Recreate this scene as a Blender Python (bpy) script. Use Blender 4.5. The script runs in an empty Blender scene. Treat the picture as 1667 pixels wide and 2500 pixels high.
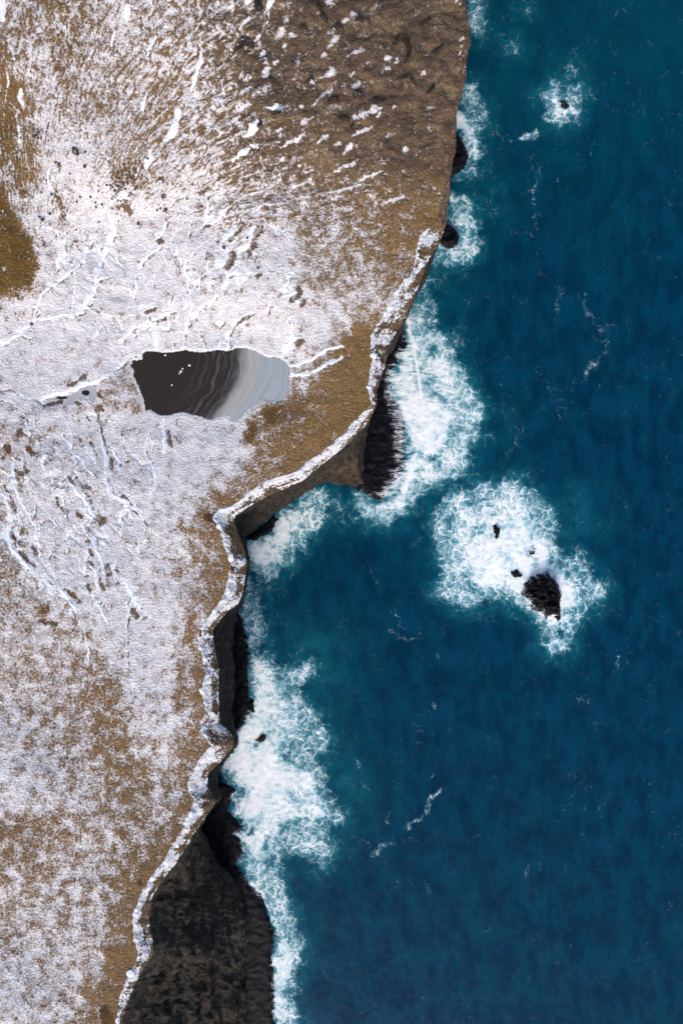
import bpy, math, random
import numpy as np
from mathutils import Vector

random.seed(7)
# ------------------------------------------------------------------ camera, sky, sun, exposure
SC = bpy.context.scene
H = 220.0            # camera height above the sea (m)
S = 0.12             # metres per photograph pixel on the sea surface
cam_d = bpy.data.cameras.new('camera')
cam_d.sensor_fit = 'VERTICAL'
cam_d.sensor_height = 24.0
cam_d.lens = 24.0 * H / (2500 * S)
cam_d.clip_start = 1.0
cam_d.clip_end = 40000.0
cam = bpy.data.objects.new('camera', cam_d)
SC.collection.objects.link(cam)
cam.location = (0, 0, H)
SC.camera = cam

SUN_EL, SUN_AZ = 35.0, 190.0     # degrees; azimuth clockwise from north (+Y): soft light from the south, along the coast
W = bpy.data.worlds.new('World'); SC.world = W; W.use_nodes = True
wn = W.node_tree.nodes; wl = W.node_tree.links
sky = wn.new('ShaderNodeTexSky'); sky.sky_type = 'NISHITA'; sky.sun_disc = False
sky.sun_elevation = math.radians(SUN_EL); sky.sun_rotation = math.radians(SUN_AZ)
sky.air_density = 1.0; sky.dust_density = 3.0; sky.ozone_density = 1.0
wl.new(sky.outputs[0], wn['Background'].inputs[0]); wn['Background'].inputs[1].default_value = 0.13
sun_d = bpy.data.lights.new('sun', 'SUN'); sun_d.energy = 1.35; sun_d.angle = math.radians(18); sun_d.color = (1, .95, .88)
sun = bpy.data.objects.new('sun', sun_d); SC.collection.objects.link(sun)
el, az = math.radians(SUN_EL), math.radians(SUN_AZ)
sdir = Vector((math.sin(az) * math.cos(el), math.cos(az) * math.cos(el), math.sin(el)))
sun.rotation_euler = sdir.to_track_quat('Z', 'Y').to_euler()
SC.view_settings.view_transform = 'Standard'; SC.view_settings.look = 'None'
SC.cycles.max_bounces = 5; SC.cycles.diffuse_bounces = 3
SC.view_settings.exposure = 0.56; SC.view_settings.gamma = 1.0

# ------------------------------------------------------------------ maths helpers
def arr(a): return np.asarray(a, dtype=np.float64)
def sstep(a, b, x):
    t = np.clip((x - a) / (b - a), 0, 1); return t * t * (3 - 2 * t)
def _hash(ix, iy, iz, seed):
    h = (ix.astype(np.int64) * 374761393 + iy.astype(np.int64) * 668265263 + iz.astype(np.int64) * 2147483647 + seed * 974711) & 0xffffffff
    h = ((h ^ (h >> 13)) * 1274126177) & 0xffffffff
    h = ((h ^ (h >> 16)) * 2246822519) & 0xffffffff
    return (h ^ (h >> 15)) & 0xffffffff
def perlin(x, y, seed=0, z=None):
    """gradient noise, about -1..1"""
    x = arr(x); y = arr(y)
    if z is None:
        ix = np.floor(x); iy = np.floor(y); fx = x - ix; fy = y - iy
        u = fx * fx * fx * (fx * (fx * 6 - 15) + 10); v = fy * fy * fy * (fy * (fy * 6 - 15) + 10)
        iz = np.zeros_like(ix)
        def g(dx, dy):
            a = _hash(ix + dx, iy + dy, iz, seed) * (2 * math.pi / 4294967296.0)
            return np.cos(a) * (fx - dx) + np.sin(a) * (fy - dy)
        a = g(0, 0); b = g(1, 0); c = g(0, 1); d = g(1, 1)
        return 1.5 * ((a + (b - a) * u) * (1 - v) + (c + (d - c) * u) * v)
    z = arr(z)
    ix = np.floor(x); iy = np.floor(y); iz = np.floor(z); fx = x - ix; fy = y - iy; fz = z - iz
    f = lambda t: t * t * t * (t * (t * 6 - 15) + 10)
    u, v, w = f(fx), f(fy), f(fz)
    def g(dx, dy, dz):
        h = _hash(ix + dx, iy + dy, iz + dz, seed)
        gx = (h & 1023) / 511.5 - 1; gy = ((h >> 10) & 1023) / 511.5 - 1; gz = ((h >> 20) & 1023) / 511.5 - 1
        return gx * (fx - dx) + gy * (fy - dy) + gz * (fz - dz)
    def lay(dz):
        a = g(0, 0, dz); b = g(1, 0, dz); c = g(0, 1, dz); d = g(1, 1, dz)
        return (a + (b - a) * u) * (1 - v) + (c + (d - c) * u) * v
    p = lay(0); q = lay(1)
    return 1.3 * (p + (q - p) * w)
def fbm(x, y, oct=4, seed=0, z=None, rough=.5):
    s = 0; a = 1; t = 0
    for i in range(oct):
        s = s + a * perlin(x * 2 ** i, y * 2 ** i, seed + i * 17, None if z is None else z * 2 ** i); t += a; a *= rough
    return s / t
def ridged(x, y, oct=4, seed=0, z=None):
    s = 0; a = 1; t = 0
    for i in range(oct):
        s = s + a * (1 - np.abs(perlin(x * 2 ** i, y * 2 ** i, seed + i * 13, None if z is None else z * 2 ** i)) * 1.6); t += a; a *= .55
    return s / t
def seg_dist(px, py, pts):
    """distance to a polyline and the fraction along it"""
    best = np.full(px.shape, 1e9); frac = np.zeros(px.shape)
    p = arr(pts)
    L = np.hypot(*(p[1:] - p[:-1]).T); cum = np.concatenate([[0], np.cumsum(L)]); tot = max(cum[-1], 1e-6)
    for i in range(len(p) - 1):
        d = p[i + 1] - p[i]; l2 = max(d @ d, 1e-9)
        t = np.clip(((px - p[i, 0]) * d[0] + (py - p[i, 1]) * d[1]) / l2, 0, 1)
        dd = np.hypot(px - p[i, 0] - t * d[0], py - p[i, 1] - t * d[1])
        m = dd < best; best[m] = dd[m]; frac[m] = (cum[i] + t[m] * L[i]) / tot
    return best, frac
def poly_sd(px, py, poly):
    """signed distance, positive inside"""
    p = arr(poly); ins = np.zeros(px.shape, bool); best = np.full(px.shape, 1e9)
    n = len(p)
    for i in range(n):
        a = p[i]; b = p[(i + 1) % n]; d = b - a; l2 = max(d @ d, 1e-9)
        t = np.clip(((px - a[0]) * d[0] + (py - a[1]) * d[1]) / l2, 0, 1)
        best = np.minimum(best, np.hypot(px - a[0] - t * d[0], py - a[1] - t * d[1]))
        if a[1] != b[1]:
            c = ((a[1] > py) != (b[1] > py)) & (px < (b[0] - a[0]) * (py - a[1]) / (b[1] - a[1]) + a[0]); ins ^= c
    return np.where(ins, best, -best)
def near(px, py, pts, m):
    p = arr(pts); lo = p.min(0) - m; hi = p.max(0) + m
    return np.nonzero((px > lo[0]) & (px < hi[0]) & (py > lo[1]) & (py < hi[1]))[0]
def smooth_line(pts, step=3.0):
    """resampled Catmull-Rom polyline"""
    p = arr(pts)
    if len(p) < 3:
        n = max(2, int(np.hypot(*(p[-1] - p[0])) / step) + 1); t = np.linspace(0, 1, n)[:, None]
        return p[0] * (1 - t) + p[-1] * t
    q = np.vstack([2 * p[0] - p[1], p, 2 * p[-1] - p[-2]]); out = []
    for i in range(1, len(q) - 2):
        n = max(2, int(np.hypot(*(q[i + 1] - q[i])[:2]) / step))
        t = (np.arange(n) / n)[:, None]
        out.append(.5 * (2 * q[i] + (q[i + 1] - q[i - 1]) * t + (2 * q[i - 1] - 5 * q[i] + 4 * q[i + 1] - q[i + 2]) * t ** 2 + (-q[i - 1] + 3 * q[i] - 3 * q[i + 1] + q[i + 2]) * t ** 3))
    out.append(p[-1:]); return np.vstack(out)
def unproj(px, py, z):
    k = (H - z) * S / H
    return (px - 833.5) * k, (1250.0 - py) * k
class Field:
    """smooth map through scattered control values, read back by bilinear lookup"""
    def __init__(self, pts, sig, x0=-500, x1=1500, y0=-500, y1=3000, st=14.0):
        p = arr(pts); gx = np.arange(x0, x1 + st, st); gy = np.arange(y0, y1 + st, st)
        X, Y = np.meshgrid(gx, gy); num = np.zeros(X.shape); den = np.zeros(X.shape)
        for (a, b, c) in p:
            w = np.exp(-((X - a) ** 2 + (Y - b) ** 2) / (2 * sig * sig)) + 1e-9 / (1 + ((X - a) ** 2 + (Y - b) ** 2) / 1e4)
            num += w * c; den += w
        self.v = num / den; self.x0, self.y0, self.st = x0, y0, st; self.nx, self.ny = len(gx), len(gy)
    def __call__(self, px, py):
        fx = np.clip((px - self.x0) / self.st, 0, self.nx - 1.001); fy = np.clip((py - self.y0) / self.st, 0, self.ny - 1.001)
        ix = fx.astype(int); iy = fy.astype(int); fx = fx - ix; fy = fy - iy; v = self.v
        return (v[iy, ix] * (1 - fx) + v[iy, ix + 1] * fx) * (1 - fy) + (v[iy + 1, ix] * (1 - fx) + v[iy + 1, ix + 1] * fx) * fy

# ------------------------------------------------------------------ object helpers
def link(o): SC.collection.objects.link(o); return o
def tag(o, label=None, cat=None, group=None, kind=None):
    for k, v in (('label', label), ('category', cat), ('group', group), ('kind', kind)):
        if v: o[k] = v
    return o
def make_mesh(name, co, faces, mat, parent=None, attrs=None, smooth=True, loc=None):
    """co: n x 3 in world space, faces: m x 4 (or x 3) array"""
    co = np.asarray(co, np.float64); faces = np.asarray(faces, np.int32)
    if loc is not None: co = co - arr(loc)
    me = bpy.data.meshes.new(name); k = faces.shape[1]
    me.vertices.add(len(co)); me.vertices.foreach_set('co', co.astype(np.float32).ravel())
    me.loops.add(faces.size); me.loops.foreach_set('vertex_index', faces.ravel())
    me.polygons.add(len(faces)); me.polygons.foreach_set('loop_start', np.arange(0, faces.size, k, dtype=np.int32))
    me.polygons.foreach_set('use_smooth', np.full(len(faces), smooth))
    for an, av in (attrs or {}).items():
        av = np.asarray(av, np.float32)
        if av.ndim == 2:
            a = me.attributes.new(an, 'FLOAT_VECTOR', 'POINT'); a.data.foreach_set('vector', av.ravel())
        else:
            a = me.attributes.new(an, 'FLOAT', 'POINT'); a.data.foreach_set('value', av)
    me.update(calc_edges=True); me.validate()
    me.materials.append(mat)
    o = link(bpy.data.objects.new(name, me))
    if parent is not None: o.parent = parent
    if loc is not None: o.location = loc
    return o
def grid_faces(nr, nc):
    i = np.arange(nr - 1)[:, None] * nc + np.arange(nc - 1)[None, :]
    i = i.ravel(); return np.stack([i, i + nc, i + nc + 1, i + 1], 1)

# ------------------------------------------------------------------ node helpers
class NT:
    def __init__(self, name):
        self.m = bpy.data.materials.new(name); self.m.use_nodes = True
        self.t = self.m.node_tree; self.n = self.t.nodes; self.bsdf = self.n['Principled BSDF']
        self.pos = self.n.new('ShaderNodeTexCoord').outputs['Object']
    def L(self, a, b): self.t.links.new(a, b)
    def put(self, sock, v):
        if hasattr(v, 'links'): self.L(v, sock)
        elif isinstance(v, (tuple, list)): sock.default_value = tuple(v) + ((1.0,) if len(v) == 3 and len(sock.default_value) == 4 else ())
        else: sock.default_value = v
    def attr(self, name, vec=False):
        a = self.n.new('ShaderNodeAttribute'); a.attribute_name = name; return a.outputs['Vector' if vec else 'Fac']
    def math(self, op, a, b=0.0, c=0.0, clamp=False):
        m = self.n.new('ShaderNodeMath'); m.operation = op; m.use_clamp = clamp
        for i, v in enumerate((a, b, c)): self.put(m.inputs[i], v)
        return m.outputs[0]
    def vmath(self, op, a, b=None, scale=None):
        m = self.n.new('ShaderNodeVectorMath'); m.operation = op; self.put(m.inputs[0], a)
        if b is not None: self.put(m.inputs[1], b)
        if scale is not None: self.put(m.inputs['Scale'], scale)
        return m.outputs[0]
    def noise(self, vec, scale, detail=3.0, rough=.55, dim='3D', dist=0.0, color=False):
        t = self.n.new('ShaderNodeTexNoise'); t.noise_dimensions = dim
        self.L(vec, t.inputs['Vector']); t.inputs['Scale'].default_value = scale
        t.inputs['Detail'].default_value = detail; t.inputs['Roughness'].default_value = rough; t.inputs['Distortion'].default_value = dist
        return t.outputs['Color' if color else 'Fac']
    def vor(self, vec, scale, feat='DISTANCE_TO_EDGE', dim='2D', rnd=1.0):
        t = self.n.new('ShaderNodeTexVoronoi'); t.voronoi_dimensions = dim; t.feature = feat
        self.L(vec, t.inputs['Vector']); t.inputs['Scale'].default_value = scale; t.inputs['Randomness'].default_value = rnd
        return t.outputs['Distance']
    def mapr(self, v, a, b, c=0.0, d=1.0, smooth=True):
        m = self.n.new('ShaderNodeMapRange'); m.interpolation_type = 'SMOOTHSTEP' if smooth else 'LINEAR'
        for i, x in enumerate((v, a, b, c, d)): self.put(m.inputs[i], x)
        return m.outputs[0]
    def mix(self, f, a, b):
        m = self.n.new('ShaderNodeMix'); m.data_type = 'RGBA'; self.put(m.inputs[0], f); self.put(m.inputs[6], a); self.put(m.inputs[7], b)
        return m.outputs[2]
    def fmix(self, f, a, b):
        m = self.n.new('ShaderNodeMix'); m.data_type = 'FLOAT'; self.put(m.inputs[0], f); self.put(m.inputs[2], a); self.put(m.inputs[3], b)
        return m.outputs[0]
    def bump(self, h, strength, dist, normal=None):
        b = self.n.new('ShaderNodeBump'); self.put(b.inputs['Strength'], strength); b.inputs['Distance'].default_value = dist
        self.L(h, b.inputs['Height'])
        if normal is not None: self.L(normal, b.inputs['Normal'])
        return b.outputs[0]
    def out(self, color, rough, normal=None, spec=None):
        self.put(self.bsdf.inputs['Base Color'], color); self.put(self.bsdf.inputs['Roughness'], rough)
        if normal is not None: self.L(normal, self.bsdf.inputs['Normal'])
        if spec is not None: self.put(self.bsdf.inputs['Specular IOR Level'], spec)
        return self.m

SNOW = (.80, .83, .90)
# ------------------------------------------------------------------ materials
def land_material():
    t = NT('snowy_grassland'); P = t.pos
    cov = t.attr('cov'); tone = t.attr('tone'); earth_shade = t.attr('earth_shade'); streak = t.attr('streak'); pol = t.attr('polar', True); deep = t.attr('deep')
    fine = t.noise(P, 1.9, 3, .62, '2D'); med = t.noise(P, .36, 5, .66, '2D')
    stn = t.noise(pol, 1.0, 4, .62, '2D')
    # thin snow lying between the tussocks
    a = t.math('MULTIPLY', t.math('SUBTRACT', fine, .5), 1.4)
    b = t.math('MULTIPLY', t.math('SUBTRACT', med, .5), t.math('MULTIPLY_ADD', streak, -.9, 1.7))
    c = t.math('MULTIPLY', t.math('MULTIPLY', t.math('SUBTRACT', stn, .5), 2.9), streak)
    thr = t.math('ADD', t.math('ADD', a, b), t.math('ADD', c, .5))
    d = t.math('SUBTRACT', t.math('MULTIPLY_ADD', cov, 1.36, -.08), thr)
    snow = t.mapr(d, -.24, .60, 0, .97)
    # ground colours
    gold = t.mix(t.mapr(med, .3, .7), (.188, .106, .042), (.268, .164, .074))
    dark = t.mix(t.mapr(med, .3, .7), (.104, .067, .047), (.165, .111, .074))
    big = t.noise(P, .10, 3, .6, '2D')
    dark = t.mix(t.mapr(big, .50, .66), dark, (.215, .150, .088)); dark = t.mix(t.mapr(big, .46, .34, 0, .7), dark, (.062, .048, .041))
    dark = t.mix(t.mapr(stn, .42, .66, 0, .65), dark, (.066, .047, .034)); col = t.mix(tone, gold, dark); col = t.mix(t.attr('ochre'), col, t.mix(t.mapr(med, .3, .7), (.085, .048, .010), (.150, .088, .022)))
    col = t.mix(t.math('MULTIPLY', t.mapr(fine, .46, .64), .5), col, (.060, .038, .022))
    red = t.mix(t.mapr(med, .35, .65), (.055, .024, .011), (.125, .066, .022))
    e = t.mapr(t.math('ADD', earth_shade, t.math('ADD', t.math('MULTIPLY', t.math('SUBTRACT', med, .5), 2.4), t.math('MULTIPLY', t.math('SUBTRACT', fine, .5), 1.0))), .28, .66)
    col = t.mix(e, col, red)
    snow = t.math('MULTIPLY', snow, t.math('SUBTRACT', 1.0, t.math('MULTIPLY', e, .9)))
    # deep drifted snow
    dk = t.mapr(t.math('ADD', deep, t.math('ADD', t.math('MULTIPLY', t.math('SUBTRACT', fine, .5), 1.1), t.math('MULTIPLY', t.math('SUBTRACT', med, .5), 1.5))), .36, .80)
    dk = t.math('MULTIPLY', dk, t.math('SUBTRACT', 1.0, t.math('MULTIPLY', e, .7)))
    col = t.mix(snow, col, t.mix(t.mapr(med, .35, .65), (.770, .742, .768), (.655, .615, .640)))
    col = t.mix(dk, col, (.92, .93, .96))
    hum = t.noise(P, 2.1, 3, .55, '2D')
    return t.out(col, .88, t.bump(hum, 1.0, .36), .15)
def snow_material():
    t = NT('drifted_snow'); P = t.pos
    f = t.noise(P, .8, 4, .6); g = t.noise(P, 3.0, 3, .6)
    col = t.mix(t.mapr(f, .35, .7), (.84, .87, .92), (.74, .76, .84))
    col = t.mix(t.mapr(g, .63, .74, 0, .8), col, (.24, .18, .14))
    return t.out(col, .8, t.bump(g, .5, .25), .2)
def rim_material():
    t = NT('snow_crusted_rim'); P = t.pos
    cov = t.attr('cov'); rl = t.attr('rimline', True)
    lines = t.noise(rl, 1.0, 4, .62, '2D'); fine = t.noise(P, 1.9, 4, .65); med = t.noise(P, .45, 3, .6)
    thr = t.math('ADD', t.math('MULTIPLY', t.math('SUBTRACT', lines, .5), 1.5), t.math('MULTIPLY', t.math('SUBTRACT', fine, .5), 2.5))
    thr = t.math('ADD', t.math('ADD', thr, .5), t.math('MULTIPLY', t.math('SUBTRACT', med, .5), .8))
    snow = t.mapr(t.math('SUBTRACT', t.math('MULTIPLY_ADD', cov, 1.45, -.22), thr), -.14, .16)
    rock = t.mix(t.mapr(med, .35, .65), (.100, .066, .044), (.190, .122, .070))
    rock = t.mix(t.mapr(fine, .48, .66, 0, .85), rock, (.040, .028, .022))
    col = t.mix(snow, rock, t.mix(t.mapr(fine, .35, .65), (.80, .81, .85), (.58, .57, .62)))
    return t.out(col, .85, t.bump(t.noise(P, 1.9, 4, .65), .9, .6), .15)
def cliff_material():
    t = NT('dark_cliff_rock'); P = t.pos
    tan = t.attr('tan')
    st = t.noise(t.vmath('MULTIPLY', P, (1.0, .5, .8)), .62, 6, .68)
    big = t.noise(P, .11, 3, .6); fine = t.noise(P, 1.9, 4, .7)
    col = t.mix(t.mapr(st, .36, .66), (.034, .029, .027), (.130, .108, .094))
    col = t.mix(t.mapr(big, .46, .70, 0, .55), col, (.115, .082, .050))
    col = t.mix(t.mapr(fine, .50, .66, 0, .75), col, (.022, .019, .018))
    col = t.mix(t.math('MULTIPLY', tan, t.mapr(st, .42, .62)), col, (.26, .17, .085))
    return t.out(col, .9, t.bump(t.noise(t.vmath('MULTIPLY', P, (1.0, .6, .8)), .8, 7, .76), 1.0, 3.2), .15)
def foam_factor(t, P, D, strand):
    w = t.vmath('SUBTRACT', t.noise(P, .30, 3, .6, '2D', color=True), (.5, .5, .5))
    Pw = t.vmath('ADD', P, t.vmath('SCALE', w, scale=5.0))
    l1 = t.mapr(t.vor(Pw, .36), 0.0, .20, 1, 0)
    fin = t.noise(Pw, .62, 4, .62, '2D')
    rid = t.mapr(t.math('ABSOLUTE', t.math('SUBTRACT', fin, .5)), 0.0, .085, 1, 0)
    st = t.mapr(t.noise(t.vmath('MULTIPLY', P, (.22, 1.0, 1.0)), .8, 5, .7, '2D', 1.2), .30, .70)
    clump = t.noise(P, .15, 5, .66, '2D')
    lace = t.math('ADD', t.math('MULTIPLY', l1, .38), t.math('ADD', t.math('MULTIPLY', rid, .42), t.math('MULTIPLY', fin, .30)))
    tex = t.fmix(t.math('MULTIPLY', strand, .85), lace, st)
    f = t.math('ADD', D, t.math('MULTIPLY', t.math('SUBTRACT', tex, .46), .95))
    f = t.math('ADD', f, t.math('MULTIPLY', t.math('SUBTRACT', clump, .5), 1.15))
    return t.math('MULTIPLY', t.mapr(f, .40, 1.22), t.mapr(D, .05, .62, .30, 1.0)), fin, clump
def sea_material():
    t = NT('sea_water'); P = t.pos
    D = t.attr('foam'); A = t.attr('aqua'); sh = t.attr('pale'); strand = t.attr('strand')
    foam, fin, clump = foam_factor(t, P, D, strand)
    # stray flecks of foam far from the surf
    fl = t.noise(P, .04, 3, .6, '2D'); sp = t.noise(t.vmath('MULTIPLY', P, (1.0, .7, 1.0)), .95, 3, .66, '2D', .5)
    fleck = t.math('MULTIPLY', t.mapr(sp, .68, .82), t.mapr(fl, .50, .72, .01, .28))
    foam = t.math('MAXIMUM', foam, fleck)
    mid = t.noise(t.vmath('MULTIPLY', P, (1.0, .55, 1.0)), .20, 5, .64, '2D')
    col = t.mix(t.mapr(mid, .3, .7), (.0, .0225, .054), (.0, .0420, .086))
    col = t.mix(sh, col, (.0004, .058, .090))
    aq = t.math('MULTIPLY', A, t.mapr(clump, .3, .62, .25, 1.0))
    col = t.mix(aq, col, (.008, .165, .210))
    milk = t.mapr(t.math('ADD', D, t.math('MULTIPLY', t.math('SUBTRACT', clump, .5), .8)), .25, 1.05, 0, .60)
    col = t.mix(milk, col, (.13, .46, .55))
    fc = t.mix(t.mapr(t.math('ADD', clump, t.math('MULTIPLY', D, .22)), .52, .80), (.58, .76, .84), (.90, .93, .95))
    col = t.mix(foam, col, fc)
    rough = t.fmix(foam, .08, .9)
    chop = t.noise(t.vmath('MULTIPLY', P, (1.0, .6, 1.0)), .6, 4, .62, '2D')
    return t.out(col, rough, t.bump(chop, .045, .8), .10)
def wet_rock_material():
    t = NT('wet_black_rock'); P = t.pos
    D = t.attr('foam'); strand = t.attr('strand')
    geo = t.n.new('ShaderNodeNewGeometry').outputs['Position']
    foam, fin, clump = foam_factor(t, geo, D, strand)
    n = t.noise(P, .8, 4, .68)
    col = t.mix(t.mapr(n, .35, .7), (.0016, .0016, .0034), (.0062, .0058, .0092))
    spk = t.noise(P, 2.2, 2, .5)
    foam = t.math('MAXIMUM', foam, t.mapr(spk, .80, .86, 0, .7))
    col = t.mix(foam, col, (.82, .86, .91))
    return t.out(col, t.fmix(foam, .6, .9), t.bump(n, .7, .4), .12)
def stone_material():
    t = NT('frosted_dark_stone'); P = t.pos
    n = t.noise(P, 1.3, 4, .65); f = t.noise(P, 3.2, 4, .65)
    col = t.mix(t.mapr(n, .35, .65), (.011, .009, .008), (.044, .034, .028))
    geo = t.n.new('ShaderNodeNewGeometry'); sep = t.n.new('ShaderNodeSeparateXYZ'); t.L(geo.outputs['Normal'], sep.inputs[0])
    sn = t.attr('frost')
    k = t.math('ADD', sn, t.math('MULTIPLY', t.math('SUBTRACT', f, .5), 1.6))
    k = t.math('MULTIPLY', t.mapr(k, .5, .66), t.mapr(sep.outputs['Z'], .45, .75))
    col = t.mix(k, col, SNOW)
    return t.out(col, .9, t.bump(n, .8, .4), .2)
def pond_material():
    t = NT('pond_half_frozen'); P = t.pos
    q = t.attr('q'); qv = t.attr('qv', True)     # metres across / along the bands of ice
    st = t.noise(t.vmath('MULTIPLY', qv, (1.1, .07, 1.0)), 1.0, 5, .62, '2D'); fine = t.noise(P, 2.4, 4, .7, '2D')
    wob = t.math('ADD', q, t.math('MULTIPLY', t.math('SUBTRACT', st, .5), 2.2))
    wob = t.math('ADD', wob, t.math('MULTIPLY', t.math('SUBTRACT', fine, .5), 1.0))
    water = (.0300, .0200, .0140)
    wisp = t.math('MULTIPLY', t.mapr(st, .47, .66), t.mapr(q, -17.0, -5.5))
    col = t.mix(t.math('MULTIPLY', wisp, .55), water, (.13, .133, .138))
    col = t.mix(t.mapr(q, -7.0, -3.0, 0, .35), col, (.06, .062, .066))
    band = t.mapr(wob, -5.0, -.6)
    pale = t.mix(t.mapr(st, .36, .68), (.34, .345, .35), (.40, .382, .355))
    col = t.mix(band, col, pale)
    rust = t.math('MULTIPLY', t.mapr(t.math('ABSOLUTE', t.math('ADD', wob, -.3)), 0.0, .7, 1, 0), t.mapr(fine, .42, .6))
    col = t.mix(t.math('MULTIPLY', rust, .5), col, (.30, .20, .12))
    ice = t.mapr(wob, .6, 3.4)
    col = t.mix(ice, col, t.mix(t.mapr(st, .30, .70), (.285, .320, .350), (.345, .380, .405)))
    return t.out(col, t.fmix(band, .08, .5), t.bump(st, t.math('MULTIPLY', band, .3), .05), .4)
def ice_material():
    t = NT('grey_ice'); n = t.noise(t.pos, .6, 3, .6)
    col = t.mix(t.mapr(n, .35, .65), (.34, .345, .37), (.43, .435, .46))
    return t.out(col, .45, t.bump(n, .2, .1), .4)
def melt_material():
    t = NT('peaty_meltwater'); n = t.noise(t.pos, .8, 3, .6)
    return t.out(t.mix(n, (.012, .008, .005), (.035, .022, .012)), .1, None, .4)
M_LAND, M_SNOW, M_RIM, M_CLIFF = land_material(), snow_material(), rim_material(), cliff_material()
M_SEA, M_WET, M_STONE, M_POND, M_ICE, M_MELT = sea_material(), wet_rock_material(), stone_material(), pond_material(), ice_material(), melt_material()

# ------------------------------------------------------------------ coast: inner rim, outer edge, foot of the cliff (photograph pixels)
N_ = None
ST = [  # (inner x, y, outer x, y, foot x, foot y or None for a foot hidden below the edge)
 (1120,-60,1134,-60,N_),(1122,0,1136,0,N_),(1128,53,1143,53,N_),(1132,101,1150,101,N_),(1120,144,1137,144,N_),(1123,170,1140,170,N_),(1116,223,1129,223,N_),
 (1102,277,1114,277,N_),(1102,319,1114,319,N_),(1098,367,1112,367,N_),(1092,394,1105,394,N_),(1089,425,1101,425,N_),(1085,468,1098,468,N_),(1079,500,1092,500,N_),
 (1066,535,1090,540,N_),(1045,556,1084,560,N_),(1024,577,1076,580,N_),(1017,606,1060,613,N_),(1012,638,1040,645,N_),(988,681,1026,690,N_),(964,718,1012,723,N_),
 (930,782,985,785,N_),(907,812,960,822,N_),(904,838,948,845,N_),(909,876,942,885,N_),(900,923,929,923,N_),(898,950,920,955,N_),(908,987,920,982,N_),
 (897,998,914,1000,(906,1010)),(860,1030,894,1036,(894,1055)),(844,1056,870,1064,(894,1141)),(796,1094,826,1103,(908,1200)),(772,1112,800,1123,(845,1190)),
 (753,1126,780,1141,(792,1180)),(713,1157,738,1175,(748,1203)),(649,1173,685,1197,(700,1240)),(601,1205,634,1221,(655,1272)),(572,1232,588,1250,(612,1308)),
 (537,1240,572,1264,(592,1322)),(519,1264,573,1281,(594,1325)),(537,1296,586,1314,(601,1335)),(548,1338,598,1346,(604,1352)),(564,1370,604,1370,(607,1374)),
 (553,1434,594,1440,(598,1443)),(537,1471,583,1473,(586,1480)),(507,1509,545,1503,(577,1496)),(485,1533,520,1537,(579,1528)),(485,1570,522,1570,(574,1564)),
 (495,1606,530,1604,(571,1604)),(503,1643,535,1643,(575,1645)),(493,1679,533,1683,(578,1675)),(497,1715,534,1720,(566,1722)),(504,1736,536,1741,(566,1740)),
 (491,1760,538,1765,(571,1764)),(489,1784,560,1786,(577,1792)),(507,1808,573,1808,(579,1812)),(517,1820,567,1827,(573,1832)),(489,1849,541,1857,(548,1863)),
 (473,1881,510,1887,(536,1882)),(457,1914,505,1915,(532,1909)),(461,1938,520,1942,(536,1938)),(473,1950,529,1955,(534,1956)),(469,1975,514,1977,(518,1982)),
 (451,2016,482,2022,(488,2030)),(426,2056,461,2059,(520,2075)),(394,2109,428,2110,(556,2128)),(366,2145,396,2153,(592,2152)),(348,2177,376,2180,(613,2182)),
 (331,2218,366,2218,(633,2220)),(325,2250,364,2250,(645,2250)),(329,2299,374,2299,(640,2297)),(339,2327,374,2331,(636,2340)),(331,2351,360,2350,(634,2366)),
 (309,2392,334,2392,(633,2400)),(293,2432,318,2432,(635,2436)),(289,2456,308,2460,(636,2462)),(285,2500,296,2500,(637,2500)),(270,2560,284,2560,(640,2560))]
ZF = Field([(1130,0,40),(1120,250,38),(1100,400,36.5),(1020,600,34.5),(900,900,33.5),(820,1080,33.3),(640,1180,33.3),(540,1300,33.5),(500,1600,33.5),(450,1950,33.5),(330,2250,33.5),(290,2480,33.5),
  (500,930,31.3),(350,930,31.4),(200,960,31.9),(650,930,31.3),(100,800,33),(300,700,34),(500,600,35.5),(700,600,35.5),(400,350,41),(200,200,43),(600,200,44),(900,200,42),(600,0,48),(300,0,47),
  (0,0,46),(0,400,40),(0,600,37.5),(0,1100,35),(200,1300,34.2),(0,1500,37),(200,1700,35.5),(0,2000,38),(0,2500,38),(200,2200,35.5),(-400,0,50),(-400,1250,40),(-400,2500,41),(400,-400,54),(1100,-400,44),(300,2900,34)], 120)
POND = [(346,860),(354,855),(372,854),(395,857),(418,858),(435,855),(450,852),(470,856),(488,858),(510,856),(530,851),(552,855),(576,848),(600,847),(624,854),(640,864),(651,870),(668,869),(686,872),(700,884),(709,895),(707,930),(707,951),(694,976),(672,980),(651,977),(640,972),(619,992),(597,1008),(592,1018),(576,1026),(563,1022),(554,1013),(533,1018),(514,1024),(498,1021),(488,1016),(466,1013),(446,1005),(429,1010),(404,1016),(383,1013),(379,1008),(367,1000),(352,1005),(351,986),(344,962),(335,941),(324,917),(325,903),(316,892),(320,878),(344,875)]
POOL = [(110,977),(115,969),(139,966),(171,962),(204,944),(220,939),(237,940),(239,955),(237,969),(228,985),(214,969),(193,974),(185,982),(169,982),(150,974),(118,979)]
PUD1 = [(262,731),(272,724),(290,722),(305,731),(322,736),(305,739),(290,739),(272,736)]
PUD2 = [(175,826),(184,822),(196,832),(190,837),(178,834)]
PUDS = [(PUD1, None), (PUD2, None)]
ZP = 31.1
def zsoft(px, py): return ZF(px, py)
ZPOOL = float(zsoft(arr([175.]), arr([962.]))[0]) - .35
ZPUD = [float(zsoft(arr([290.]), arr([730.]))[0]) - .25, float(zsoft(arr([185.]), arr([829.]))[0]) - .25]
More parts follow.
